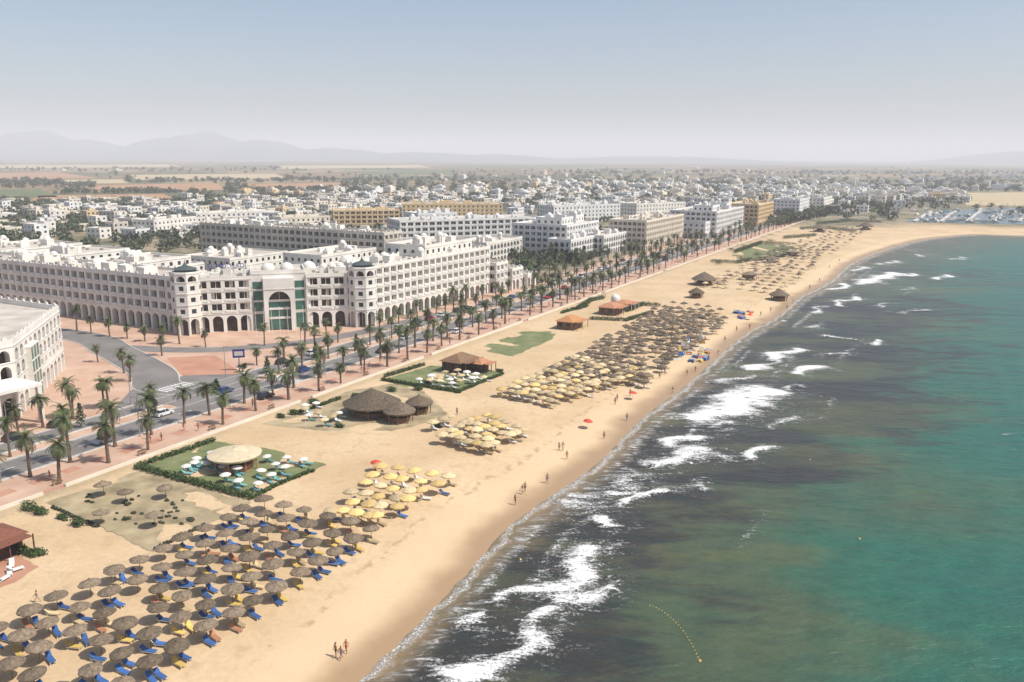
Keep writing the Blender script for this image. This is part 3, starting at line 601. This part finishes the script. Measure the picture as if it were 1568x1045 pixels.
def cyp(u,v,h):
    x,y=g(u,v); q=MB(); q.lathe(x,y,[(.15,0),(.1,1)],6,trunk); o=q.obj('cypress_tree'); l=leaves([(x,y,h*t) for t in (.25,.4,.55,.7,.85)],[(r,r,h*.16) for r in (1.1,1.1,.9,.7,.4)],90,.14,leafd,'crown',shell=.4); l.parent=o
for u,v,h in ((410,580,6),(484,552,5.5),(236,640,5.5),(546,537,5),(125,655,5.5),(332,602,3.5)): cyp(u,v,h)
# ------------------------------------------------------------ beach plots
def plot(name,pts,z,m): 
    P_=[np.array(g(u,v)) for u,v in pts]; o=[]
    for i in range(len(P_)):
        a=P_[i];b_=P_[(i+1)%len(P_)]; n_=max(1,int(np.linalg.norm(b_-a)/1.2)); pr=np.array((-(b_-a)[1],(b_-a)[0]))/np.linalg.norm(b_-a)
        for t in range(n_): o.append(tuple(a+(b_-a)*t/n_+pr*(random.uniform(-.35,.35) if t else 0)))
    return sheet(name,o,z,m)
def hedge(pts,w=.7,h=.9,m=leafh,name='hedge'):
    P_=[np.array(g(u,v)) for u,v in pts]; cc=[]
    for a,b_ in zip(P_[:-1],P_[1:]):
        L=np.linalg.norm(b_-a)
        for t in np.arange(0,L,.55): c=a+(b_-a)*t/L; cc.append((c[0]+random.uniform(-.15,.15),c[1]+random.uniform(-.15,.15),h*.5*random.uniform(.75,1.2)))
    leaves(cc,[(w*.8,w*.8,h*.6)]*len(cc),60,.12,m,name,shell=.35)
plot('lawn',[(215,716),(328,676),(412,688),(500,712),(470,724),(385,762)],.03,lawn)
hedge([(212,718),(300,742),(385,765)],1.2,1.1); hedge([(212,716),(270,696),(330,675)],.9,.9); hedge([(385,765),(430,742),(480,722)],.6,.7)
plot('dry_garden',[(70,770),(150,742),(215,722),(385,770),(236,846)],.035,dry)
hedge([(240,842),(312,806)],.5,.5,leafo); hedge([(80,778),(150,808)],.4,.4,leafo)
plot('restaurant_garden',[(400,650),(470,628),(530,600),(600,588),(650,600),(690,640),(600,660),(500,660)],.03,dry)
plot('beach_garden',[(585,582),(660,560),(745,565),(770,573),(700,602),(620,592)],.04,lawn)
hedge([(585,583),(640,592),(705,602)],.8,.9); hedge([(700,602),(770,574)],.6,.8); hedge([(590,578),(650,560)],.8,1); hedge([(455,634),(520,612)],.7,.8)
plot('lawn',[(728,535),(800,508),(852,508),(845,520),(785,546)],.03,lawn)
hedge([(885,475),(905,462),(925,458)],1.6,1.8); hedge([(905,490),(960,492),(1000,480)],1.2,1.3); hedge([(860,480),(900,470)],1,1.2)
hedge([(960,478),(985,468),(1010,470)],1.4,1.6)
plot('beach_garden',[(1120,392),(1160,372),(1215,378),(1190,398)],.03,lawn); hedge([(1125,388),(1165,374),(1210,376)],2,2.4)
hedge([(1130,398),(1160,400),(1200,394),(1225,384)],1.8,2); hedge([(1225,352),(1260,350),(1310,356)],2,2.5); hedge([(1090,402),(1130,404),(1150,400)],1.5,2); hedge([(1200,366),(1250,362)],2,2.5); hedge([(1250,345),(1300,340),(1350,342)],2.5,3)
def bush(u,v,r=.9,n=260,m=leafh):
    x,y=g(u,v); leaves([(x,y,r*.6),(x+r*.5,y-r*.2,r*.5),(x-r*.5,y+r*.3,r*.55)],[(r,r*.9,r*.7)]*3,n//2,.11,m,'shrub',shell=.3)
for u,v,r in ((45,782,1.3),(62,788,1.0),(120,805,1.0),(8,835,1.4),(35,848,1.1),(50,852,.9),(62,850,.8),(450,635,1),(480,618,1),(640,598,1),(668,655,.8),(95,795,.7),(430,640,.8),(520,655,.8),(600,600,1),(545,608,.8),(655,590,1),(765,570,.8),(690,556,.9),(1100,405,2),(1140,380,2.5),(1180,372,2.5),(1120,385,2.2),(1160,392,2),(1205,385,2.2)): bush(u,v,r)
for _ in range(45):
    a,b_=random.random(),random.random(); bush(110+210*a+ -20*b_,748+20*a+ (60*b_)*(1-.3*a),random.uniform(.15,.35),60,leafo)
def thatched_hut(name,u,v,r,hw,hr,rm,wm=wood,seg=20,counter=True):
    x,y=g(u,v); z=gz(x,y); q=MB()
    for i in range(8): a=i*math.pi/4; q.lathe(x+r*.82*math.cos(a),y+r*.82*math.sin(a),[(.12,z-.1),(.11,z+hw+.15)],6,wm)
    if counter: q.lathe(x,y,[(r*.62,z-.1),(r*.62,z+1.1),(r*.68,z+1.12),(r*.68,z+1.2),(r*.5,z+1.2)],seg,wm); q.lathe(x,y,[(r*.35,z),(r*.35,z+hw)],8,darkwood)
    q.lathe(x,y,[(r*1.0,z+hw-.35),(r*1.03,z+hw),(r*.7,z+hw+hr*.36),(r*.4,z+hw+hr*.68),(r*.12,z+hw+hr*.95),(.12,z+hw+hr),(.1,z+hw+hr+.35),(.01,z+hw+hr+.4)],seg,rm,rag=.02)
    q.lathe(x,y,[(r*1.0,z+hw-.3),(r*.5,z+hw+hr*.4)],seg,wm)
    return q.obj(name)
thatched_hut('round_beach_bar',361,718,4.6,2.9,1.0,cream,terra,24)
thatched_hut('thatched_restaurant',570,634,6.2,2.6,3.0,thatchd,wood,24)
thatched_hut('thatched_pavilion',612,645,3.4,2.4,1.9,thatchd); thatched_hut('thatched_pavilion',642,632,3.0,2.4,1.6,thatch)
thatched_hut('thatched_bar',1078,436,5.5,2.6,3,thatchd); thatched_hut('thatched_pavilion',1066,456,3.2,2.3,1.8,thatchd)
thatched_hut('thatched_pavilion',1193,456,4,2.4,2,thatch); thatched_hut('thatched_pavilion',1255,355,6,3,3,thatchd); thatched_hut('thatched_pavilion',1325,352,6,3,3,thatchd)
def cabin(name,u,v,w,d_,h,hr,wm,rm,ang=SA,over=.7):
    x,y=g(u,v); z=gz(x,y); q=MB(); ca,sa=math.cos(ang),math.sin(ang)
    T_=lambda a,b_,c:(x+a*ca-b_*sa,y+a*sa+b_*ca,z+c)
    fp=[T_(a,b_,0)[:2] for a,b_ in ((-w/2,-d_/2),(w/2,-d_/2),(w/2,d_/2),(-w/2,d_/2))]
    for i in range(4): facade(q,fp[i],fp[(i+1)%4],z-.1,[(h+.1,'win',1.6)],2.6,wm,False)
    W2,D2=w/2+over,d_/2+over; rd=max(.3,(w-d_)/2)
    e=[T_(-W2,-D2,h-.1),T_(W2,-D2,h-.1),T_(W2,D2,h-.1),T_(-W2,D2,h-.1)]; r0,r1=T_(-rd,0,h+hr),T_(rd,0,h+hr)
    q.poly([e[0],e[1],r1,r0],rm);q.poly([e[1],e[2],r1],rm);q.poly([e[2],e[3],r0,r1],rm);q.poly([e[3],e[0],r0],rm); q.poly(e,wm)
    for a in (-W2+.3,0,W2-.3): q.box(T_(a,-D2-1.2,h/2),(.16,.16,h),wm,ang)
    q.box(T_(0,-D2-.8,h-.05),(w,2,.1),rm,ang)
    return q.obj(name)
cabin('beach_cafe',703,566,8,5.5,3,1.6,darkwood,wood); cabin('beach_cafe',735,568,4,3,2.5,1,darkwood,terra)
cabin('beach_restaurant',872,502,8,5.5,2.8,1.6,wood,mat('orange_roof',(.45,.22,.09),scale=2,bump=.4)); cabin('beach_restaurant',935,480,8,6,2.8,1.4,wood,terra); cabin('beach_restaurant',955,474,7,5,2.8,.8,white,terra)
x,y=g(942,472); q=MB(); q.lathe(x,y,[(1.7,0),(1.7,3.6)],16,white); dome(q,x,y,3.6,1.7,white); q.obj('white_dome')
cabin('beach_hut',-12,850,6,5,2.8,1.2,darkwood,mat('brown_roof',(.20,.08,.05),scale=2,bump=.4),SA)
cabin('beach_cafe',1145,428,7,4,2.6,1,wood,thatch); cabin('beach_cafe',1215,392,8,5,2.6,1,wood,thatch); cabin('beach_cafe',1180,402,6,4,2.6,1,white,thatch)
plot('paved_terrace',[(-10,905),(35,885),(60,868),(20,845),(-20,850)],.03,pinkd)
# ------------------------------------------------------------ parasols & loungers
def para_mesh(kind):
    q=MB(); random.seed(kind)
    if kind in (0,5): q.lathe(0,0,[(.045,-.1),(.045,2.45)],6,wood); q.lathe(0,0,[(1.32,1.84),(1.37,1.98),(.95,2.16),(.48,2.36),(.12,2.50),(.08,2.64),(.01,2.66)],15,thatch,rag=.06 if kind==0 else .1); q.lathe(0,0,[(1.3,1.87),(.1,2.32)],15,wood)
    if kind in(1,2,3):
        m_={1:yellow,2:straw,3:wcanv}[kind]; q.lathe(0,0,[(.035,-.1),(.035,2.5)],6,whp); q.lathe(0,0,[(1.28,1.78),(1.30,1.95),(.75,2.22),(.06,2.42),(.01,2.5)],8,m_,rag=.02)
        q.lathe(0,0,[(1.26,1.8),(.05,2.38)],8,m_)
    if kind==4: q.lathe(0,0,[(.045,-.1),(.045,2.4)],6,wood); q.lathe(0,0,[(1.35,1.8),(1.4,1.95),(.9,2.2),(.3,2.5),(.01,2.62)],12,thatchd,rag=.07)
    return q.mesh('parasol')
PMH=[para_mesh(i) for i in range(6)]; PN=['thatched_parasol','yellow_parasol','straw_parasol','white_parasol','thatched_parasol','thatched_parasol']
def lounger_mesh(cush):
    q=MB()
    for y_ in (-.3,.3): q.box((-.1,y_,.28),(1.75,.05,.06),whp)
    for x_ in (-.85,.6):
        for y_ in (-.3,.3): q.box((x_,y_,.13),(.05,.05,.28),whp)
    q.box((-.25,0,.35),(1.35,.62,.09),cush)
    q.poly([(.42,-.31,.33),(.98,-.31,.78),(.98,.31,.78),(.42,.31,.33)],cush); q.poly([(.42,-.31,.41),(.95,-.31,.85),(.95,.31,.85),(.42,.31,.41)],cush)
    q.poly([(.98,-.31,.78),(.95,-.31,.85),(.95,.31,.85),(.98,.31,.78)],cush)
    for y_ in (-.28,.28): q.box((.8,y_,.42),(.04,.04,.5),whp)
    return q.mesh('sun_lounger')
LM={'b':lounger_mesh(bluec),'t':lounger_mesh(tealc),'y':lounger_mesh(yelc),'w':lounger_mesh(whp),'o':lounger_mesh(straw),'r':lounger_mesh(terra)}
random.seed(5)
def putpara(x,y,kind,lo,both=True,sc=1.):
    z=gz(x,y); inst(PMH[kind],PN[kind],(x,y,z),random.uniform(0,6),sc*random.uniform(.9,1.08),(random.uniform(-.08,.08),random.uniform(-.08,.08)))
    if lo:
        for sg in ((-1,1) if both else (1,)):
            if random.random()<.8:
                a=SA+math.pi/2+random.uniform(-.35,.35); dx,dy=D*sg*random.uniform(.35,.8); c=random.choice(lo); of=random.uniform(.1,.9)
                px,py=x+dx-N[0]*of+random.uniform(-.2,.2),y+dy-N[1]*of+random.uniform(-.2,.2)
                inst(LM[c],'sun_lounger',(px,py,gz(px,py)),a)
def field(s0,s1,n0,n1,ds,dn,kind,lo,skip=.06,jit=.3,both=True,skew=0.):
    s=s0; i=0
    while s<=s1:
        n_=n0
        while n_>=n1:
            if random.random()>skip: putpara(*W(s+random.uniform(-jit,jit)+skew*(n0-n_),n_+random.uniform(-jit,jit)),kind if not isinstance(kind,tuple) else random.choice(kind),lo,both)
            n_-=dn
        s+=ds; i+=1
def quadfield(c,ni,nj,kind,lo,skip=.08,jit=.5,both=False,sc=1.):
    P_=[np.array(g(*k_)) for k_ in c]
    for i in range(ni):
        for j in range(nj):
            a=i/(ni-1) if ni>1 else .5; b_=j/(nj-1) if nj>1 else .5
            p=(P_[0]*(1-a)+P_[1]*a)*(1-b_)+(P_[3]*(1-a)+P_[2]*a)*b_
            if random.random()>skip: putpara(p[0]+random.uniform(-jit,jit),p[1]+random.uniform(-jit,jit),kind if not isinstance(kind,tuple) else random.choice(kind),lo,both,sc)
field(-217,-156,-36.5,-59,3.85,4.2,(0,5),'bbbobrby',.03,.35)
quadfield([(505,800),(585,730),(688,742),(580,802)],6,5,(1,2,1),'bwo',.1,.5)
quadfield([(678,680),(745,648),(800,668),(745,695)],6,6,(2,2,1),'ow',.08,.5)
quadfield([(770,608),(880,555),(990,575),(840,622)],12,7,(2,2,2,1),'oyw',.08,.5,True)
quadfield([(850,575),(1010,478),(1110,492),(985,588)],19,9,(4,4,0),'ow',.1,.9)
quadfield([(950,520),(1030,470),(1100,480),(1040,505)],7,5,4,'',.15,1)
quadfield([(1080,440),(1200,378),(1270,380),(1195,448)],20,7,(4,0,4,2),'o',.12,1.4)
quadfield([(1190,385),(1290,352),(1330,350),(1280,388)],13,5,(4,0),'',.15,1.8)
quadfield([(285,722),(320,705),(470,712),(390,752)],4,6,3,'tt',.2,.7,True,.72)
quadfield([(455,640),(480,625),(520,640),(500,652)],4,3,(2,3),'tw',.15,.7,False,.75)
quadfield([(640,588),(690,596),(740,585),(700,575)],4,4,(2,3,2),'w',.1,.5,False,.8)
quadfield([(665,660),(690,650),(720,655),(700,665)],3,2,2,'w',.1,.5)
for u,v in ((160,752),(193,762),(255,755),(155,795),(238,800)): putpara(*g(u,v+8),0,'')
for u,v in ((15,880),(5,890),(25,875),(18,868)): x,y=g(u,v); inst(LM['w'],'sun_lounger',(x,y,.03),random.uniform(0,6))
q=MB(); q.lathe(0,0,[(.03,-.1),(.03,2.1)],6,whp); q.lathe(0,0,[(1.1,1.6),(.6,1.95),(.01,2.15)],8,redm); rm_=q.mesh('red_parasol')
for u,v in ((899,652),(575,724),(968,608),(1148,487)): x,y=g(u,v,-.3); inst(rm_,'red_parasol',(x,y,gz(x,y)),0,1,(random.uniform(-.1,.1),.1))
# ------------------------------------------------------------ watercraft on the sand
def pedalo(c):
    q=MB()
    for y_ in (-.6,.6):
        q.box((0,y_,.25),(2.6,.45,.4),c,0,.85); q.poly([(1.3,y_-.22,.1),(1.3,y_+.22,.1),(1.75,y_,.5)],c); q.poly([(1.2,y_-.2,.44),(1.2,y_+.2,.44),(1.75,y_,.5)],c)
    q.box((0,0,.5),(1.8,1.3,.1),c); q.box((-.5,-.32,.75),(.15,.5,.5),whp); q.box((-.5,.32,.75),(.15,.5,.5),whp); q.box((-.3,0,.6),(.5,1.2,.1),whp)
    return q.mesh('pedal_boat')
PB=[pedalo(yelc),pedalo(redm),pedalo(bluec)]
for i in range(16):
    u=random.uniform(1040,1085);v=random.uniform(532,552); x,y=g(u,v,-.6); inst(random.choice(PB),'pedal_boat',(x,y,gz(x,y)),SA+math.pi+random.uniform(-.3,.3))
for i in range(8):
    u=random.uniform(1125,1150);v=random.uniform(478,490); x,y=g(u,v,-.6); inst(random.choice(PB),'pedal_boat',(x,y,gz(x,y)),SA+random.uniform(-.3,.3),1.2)
def sail(u,v,c1_,c2_):
    x,y=g(u,v,-.3); z=gz(x,y); q=MB(); q.box((0,0,.12),(3.4,.65,.12),whp,0,.9); q.box((0,0,2.2),(.06,.06,4.2),metal)
    q.poly([(0,0,.9),(2.0,.25,1.1),(1.5,.2,2.3),(.02,0,2.4)],c1_); q.poly([(.02,0,2.4),(1.5,.2,2.3),(.75,.1,3.6),(.02,0,4.3)],c2_); inst(q.mesh('windsurf_board'),'windsurf_board',(x,y,z),random.uniform(-.5,.8))
sail(1042,540,tealc,whp); sail(1052,532,whp,bluec); sail(1070,528,yelc,whp); sail(1038,548,bluec,yelc)
# ------------------------------------------------------------ cars
def car_mesh(c,L=4.2,van=False):
    q=MB(); w=.86; H=1.45 if not van else 1.9
    low=[(-L/2,.28),(L/2,.28),(L/2+.03,.6),(L/2-.15,.74),(L*.26,.92),(-L/2+.25,.96),(-L/2,.85)]
    for sg in (-1,1): q.poly([(x,sg*w,z) for x,z in low],c)
    for i in range(len(low)): a=low[i];b_=low[(i+1)%len(low)]; q.poly([(a[0],-w,a[1]),(b_[0],-w,b_[1]),(b_[0],w,b_[1]),(a[0],w,a[1])],c)
    gb=[(L*.26,.92),(-L/2+.2,.96)]; gt=[(L*.1,H),(-L/2+.65,H)] if not van else [(L*.24,H),(-L/2+.3,H)]
    for sg in (-1,1): q.poly([(gb[0][0],sg*(w-.04),.925),(gb[1][0],sg*(w-.04),.965),(gt[1][0],sg*.64,H),(gt[0][0],sg*.64,H)],glass)
    for i in (0,1): q.poly([(gb[i][0],-w+.04,.93+.035*i),(gb[i][0],w-.04,.93+.035*i),(gt[i][0],.64,H),(gt[i][0],-.64,H)],glass)
    q.box(((gt[0][0]+gt[1][0])/2,0,H+.02),(gt[0][0]-gt[1][0]+.05,1.32,.06),c)
    for x_ in (-.1,): 
        for sg in (-1,1): q.box((x_,sg*.76,1.18),(.09,.09,.55),c)
    for x_ in (-L*.31,L*.31):
        for sg in (-1,1):
            k_=q.mi(rubber); i0=len(q.v)
            for yy in (sg*.66,sg*.89):
                for a in range(14): q.v.append((x_+.32*math.cos(a*math.pi/7),yy,.32+.32*math.sin(a*math.pi/7)))
            for a in range(14): q.f.append((i0+a,i0+(a+1)%14,i0+14+(a+1)%14,i0+14+a)); q.m.append(k_)
            q.f.append(tuple(i0+14+a for a in range(14))); q.m.append(k_)
            q.poly([(x_+.19*math.cos(a*math.pi/4),sg*.895,.32+.19*math.sin(a*math.pi/4)) for a in range(8)],metal)
    for sg in (-1,1): q.poly([(L/2+.035,sg*.55-.15,.5),(L/2+.035,sg*.55+.15,.5),(L/2-.02,sg*.55+.15,.68),(L/2-.02,sg*.55-.15,.68)],whp); q.poly([(-L/2-.01,sg*.62-.12,.6),(-L/2-.01,sg*.62+.12,.6),(-L/2-.01,sg*.62+.12,.8),(-L/2-.01,sg*.62-.12,.8)],redm)
    return q.mesh('car')
CM=[car_mesh(c) for c in CARC]; VM=car_mesh(CARC[1],5,True)
for u,v,c,a in ((22,674,0,0),(90,653,0,0),(407,610,0,0),(345,602,4,0),(520,498,2,0),(545,496,4,0),(700,510,1,0)): x,y=g(u,v); inst(CM[c],'parked_car' if v<500 else 'car',(x,y,.06),SA+a)
for s,n_,c in ((-150,14.3,3),(-88,18.7,4),(-60,14.2,0),(-42,18.8,1),(-30,29.6,3),(-20,29.6,0),(-12,29.6,2),(-4,29.6,1),(6,29.6,0),(12,29.6,4),(24,29.6,3),(-72,29.5,1),(-84,29.5,0),(-132,18.8,1)): inst(CM[c],'parked_car' if n_>29 else 'car',(*W(s,n_),.06),SA+(math.pi if n_<17 else 0))
for i in range(40):
    s=random.uniform(30,520); n_=random.choice([14.2,18.8,26.4,29.5,29.6,32.2]); inst(random.choice(CM+[VM]),'car',(*W(s,n_),.06),SA+(math.pi if n_<17 else 0))
# ------------------------------------------------------------ street furniture
q=MB(); q.lathe(0,0,[(.16,0),(.09,.6),(.07,8)],8,metal); q.box((.8,0,8.05),(1.7,.08,.08),metal); q.box((1.6,0,8.0),(.7,.25,.14),metal); lm=q.mesh('street_lamp')
for s in range(-200,600,28): inst(lm,'street_lamp',(*W(s,11.4),.03),SA+math.pi/2); inst(lm,'street_lamp',(*W(s+14,31.8),.03),SA-math.pi/2)
q=MB(); q.lathe(0,0,[(.08,0),(.05,10)],6,whp); fm_=q.mesh('flagpole')
for u,v in ((92,912),(468,655)): inst(fm_,'flagpole',(*g(u,v),0),0,.45)
for i in range(9): inst(fm_,'flagpole',(*CW(CL/2-10+i*2.4,-9),.03),0,.9)
x,y=g(367,568); q=MB(); q.lathe(0,0,[(.18,0),(.15,4)],8,metal); q.box((0,0,4.6),(3.0,.3,2.2),signb); q.box((0,-.17,4.6),(2.2,.04,1.2),grey_w); q.box((0,0,5.8),(3.2,.36,.15),metal); inst(q.mesh('billboard'),'billboard',(x,y,0.03),.25)
q=MB(); q.box((0,0,.42),(1.8,.45,.08),wood); q.box((0,.22,.75),(1.8,.06,.35),wood); q.box((-.7,0,.2),(.12,.4,.4),kerbm); q.box((.7,0,.2),(.12,.4,.4),kerbm); bm_=q.mesh('bench')
for s in range(-190,120,17): inst(bm_,'bench',(*W(s+5,2),.03),SA)
q=MB(); q.lathe(0,0,[(.01,-.25),(.25,-.1),(.28,.05),(.2,.2),(.05,.28),(.01,.42)],10,yelc); bu=q.mesh('buoy')
for i in range(22):
    t=i/21; x,y=g(995+75*t+math.sin(t*3)*8,928+85*t**1.4,SL); inst(bu,'buoy',(x,y,SL+.03),0,.3 if i<21 else .8)
for u,v in ((797,858),(1240,705),(1316,826)): x,y=g(u,v,SL); inst(bu,'buoy',(x,y,SL+.05),0,.7)
# ------------------------------------------------------------ people
def person_mesh(pose,swim,female=False):
    st=pose=='walk'; a=.28 if st else .06
    V=[(0,0,.95),(0,0,1.12),(0,0,1.30),(0,0,1.43),(0,0,1.52),
       (0,.10,.90),(a*.9,.10,.50),(a*.9-.05,.10,.09),(a*.9+.12,.10,.03),
       (0,-.10,.90),(-a*.6,-.10,.50),(-a*1.5,-.10,.10),(-a*1.5+.12,-.10,.03),
       (0,.19,1.40),(-a*.5,.25,1.12),(-a*.2+.05,.27,.87),
       (0,-.19,1.40),(a*.5,-.25,1.12),(a*1.0+.06,-.27,.88)]
    Rd=[.13,.115,.135,.10,.055,.095,.062,.042,.035,.095,.062,.042,.035,.062,.042,.028,.062,.042,.028]
    if pose=='point': V[17]=(.2,-.28,1.38);V[18]=(.45,-.3,1.45)
    E=[(0,1),(1,2),(2,3),(3,4),(0,5),(5,6),(6,7),(7,8),(0,9),(9,10),(10,11),(11,12),(3,13),(13,14),(14,15),(3,16),(16,17),(17,18)]
    for w_,el in ((15,14),(18,17)):
        wv=Vector(V[w_]); d=(wv-Vector(V[el])).normalized(); pc=wv+d*.07; i=len(V); V.append(tuple(pc)); Rd.append(.03); E.append((w_,i))
        for f_,ln in ((-.03,.065),(-.01,.08),(.01,.085),(.03,.07)):
            j=len(V); tip=pc+d*ln+Vector((f_,0,0))+Vector((.02,0,0)); V.append(tuple(tip)); Rd.append(.009); E.append((i,j))
        j=len(V); V.append(tuple(wv+d*.05+Vector((.055,0,0)))); Rd.append(.01); E.append((w_,j))
    me=bpy.data.meshes.new('t'); me.from_pydata(V,E,[]); o=bpy.data.objects.new('t',me); S.collection.objects.link(o)
    o.modifiers.new('s','SKIN')
    for i,sv_ in enumerate(me.skin_vertices[0].data): sv_.radius=(Rd[i],Rd[i]*(1.0)); sv_.use_root=(i==0)
    o.modifiers.new('u','SUBSURF').levels=1
    dg=bpy.context.evaluated_depsgraph_get(); ev=o.evaluated_get(dg); m2=bpy.data.meshes.new_from_object(ev); bpy.data.objects.remove(o)
    q=MB(); k1=q.mi(skin);k2=q.mi(swim)
    q.v=[tuple(v.co) for v in m2.vertices]
    for p_ in m2.polygons:
        z=p_.center.z; yy=abs(p_.center.y); q.f.append(tuple(p_.vertices)); q.m.append(k2 if (.72<z<1.02 and yy<.2) or (female and 1.2<z<1.38 and yy<.16) else k1)
    def ball(c,r,m_,n=10,zc=-2):
        i0=len(q.v); k_=q.mi(m_)
        for a_ in range(n+1):
            for b_ in range(n): th=math.pi*a_/n; ph=2*math.pi*b_/n; q.v.append((c[0]+r[0]*math.sin(th)*math.cos(ph),c[1]+r[1]*math.sin(th)*math.sin(ph),c[2]+r[2]*math.cos(th)))
        for a_ in range(n):
            for b_ in range(n): q.f.append((i0+a_*n+b_,i0+a_*n+(b_+1)%n,i0+(a_+1)*n+(b_+1)%n,i0+(a_+1)*n+b_)); q.m.append(k_)
    ball((.01,0,1.63),(.095,.078,.12),skin); ball((-.015,0,1.66),(.10,.086,.105),hair); ball((.105,0,1.62),(.018,.013,.022),skin,6)
    for sg in (-1,1): ball((.088,sg*.032,1.64),(.012,.014,.008),hair,6); ball((0,sg*.08,1.62),(.02,.012,.03),skin,6)
    ball((.09,0,1.575),(.012,.025,.007),redm,6)
    if female: ball((-.07,0,1.55),(.05,.07,.14),hair,8)
    return q.mesh('person',True)
blk=mat('dark_swimwear',(.02,.02,.03),scale=2)
PE=[person_mesh('stand',blk),person_mesh('walk',bluec),person_mesh('walk',redm,True),person_mesh('point',blk,True),person_mesh('walk',whp)]
pp=[(514,1000),(522,1003),(530,993),(789,768),(800,752),(804,748),(838,735),(868,700),(856,688),(862,688),(945,612),(990,588),(1018,572),(942,618),(1030,598),(1010,578),(965,605),(1052,572),(1085,548),(1100,540),(1128,505),(1165,482),(1180,476),(1205,470),(1215,462),(1240,440),(1255,430),(575,735),(700,640),(58,930),(1148,500),(1110,520),(1065,566),(1285,400),(1270,410),(925,668),(960,640)]
for i,(u,v) in enumerate(pp):
    x,y=g(u,v,-.6); z=gz(x,y); 
    inst(PE[i%5],'person',(x,y,z),random.choice([SA,SA+math.pi])+random.uniform(-.6,.6),random.uniform(.95,1.08))
for i in range(46):
    n_=random.uniform(2,9); inst(random.choice(PE),'person',(*W(random.uniform(-190,260),n_),.03),random.choice([SA,SA+math.pi]),1)
# ------------------------------------------------------------ light, sky, haze
sv=Vector((.95,-.30,0)).normalized()*math.cos(math.radians(54)); sv.z=math.sin(math.radians(54))
L=bpy.data.lights.new('sun','SUN'); L.energy=5; L.angle=math.radians(.53); L.color=(1,.94,.85)
lo=bpy.data.objects.new('sun',L); S.collection.objects.link(lo); lo.rotation_euler=sv.to_track_quat('Z','Y').to_euler()
w=bpy.data.worlds.new("World"); S.world=w; w.use_nodes=True; nt=w.node_tree; sk=nt.nodes.new('ShaderNodeTexSky'); sk.sky_type='NISHITA'; sk.sun_disc=False
sk.sun_elevation=math.radians(54); sk.sun_rotation=math.atan2(.95,-.30); sk.air_density=1.0; sk.dust_density=2.2; sk.ozone_density=3.0
bg=nt.nodes['Background']; bg.inputs['Strength'].default_value=.13; nt.links.new(sk.outputs[0],bg.inputs['Color'])
# sea haze: a slab of humid air. Scattering from sun and sky, plus an added emissive glow standing in for higher-order scattering the renderer does not trace
hz=bpy.data.materials.new('haze'); hz.use_nodes=True; nt=hz.node_tree; nt.nodes.remove(nt.nodes['Principled BSDF'])
SG=1.7e-4
va=nt.nodes.new('ShaderNodeVolumeScatter'); va.inputs['Density'].default_value=SG; va.inputs['Color'].default_value=(.96,.97,1,1); va.inputs['Anisotropy'].default_value=0
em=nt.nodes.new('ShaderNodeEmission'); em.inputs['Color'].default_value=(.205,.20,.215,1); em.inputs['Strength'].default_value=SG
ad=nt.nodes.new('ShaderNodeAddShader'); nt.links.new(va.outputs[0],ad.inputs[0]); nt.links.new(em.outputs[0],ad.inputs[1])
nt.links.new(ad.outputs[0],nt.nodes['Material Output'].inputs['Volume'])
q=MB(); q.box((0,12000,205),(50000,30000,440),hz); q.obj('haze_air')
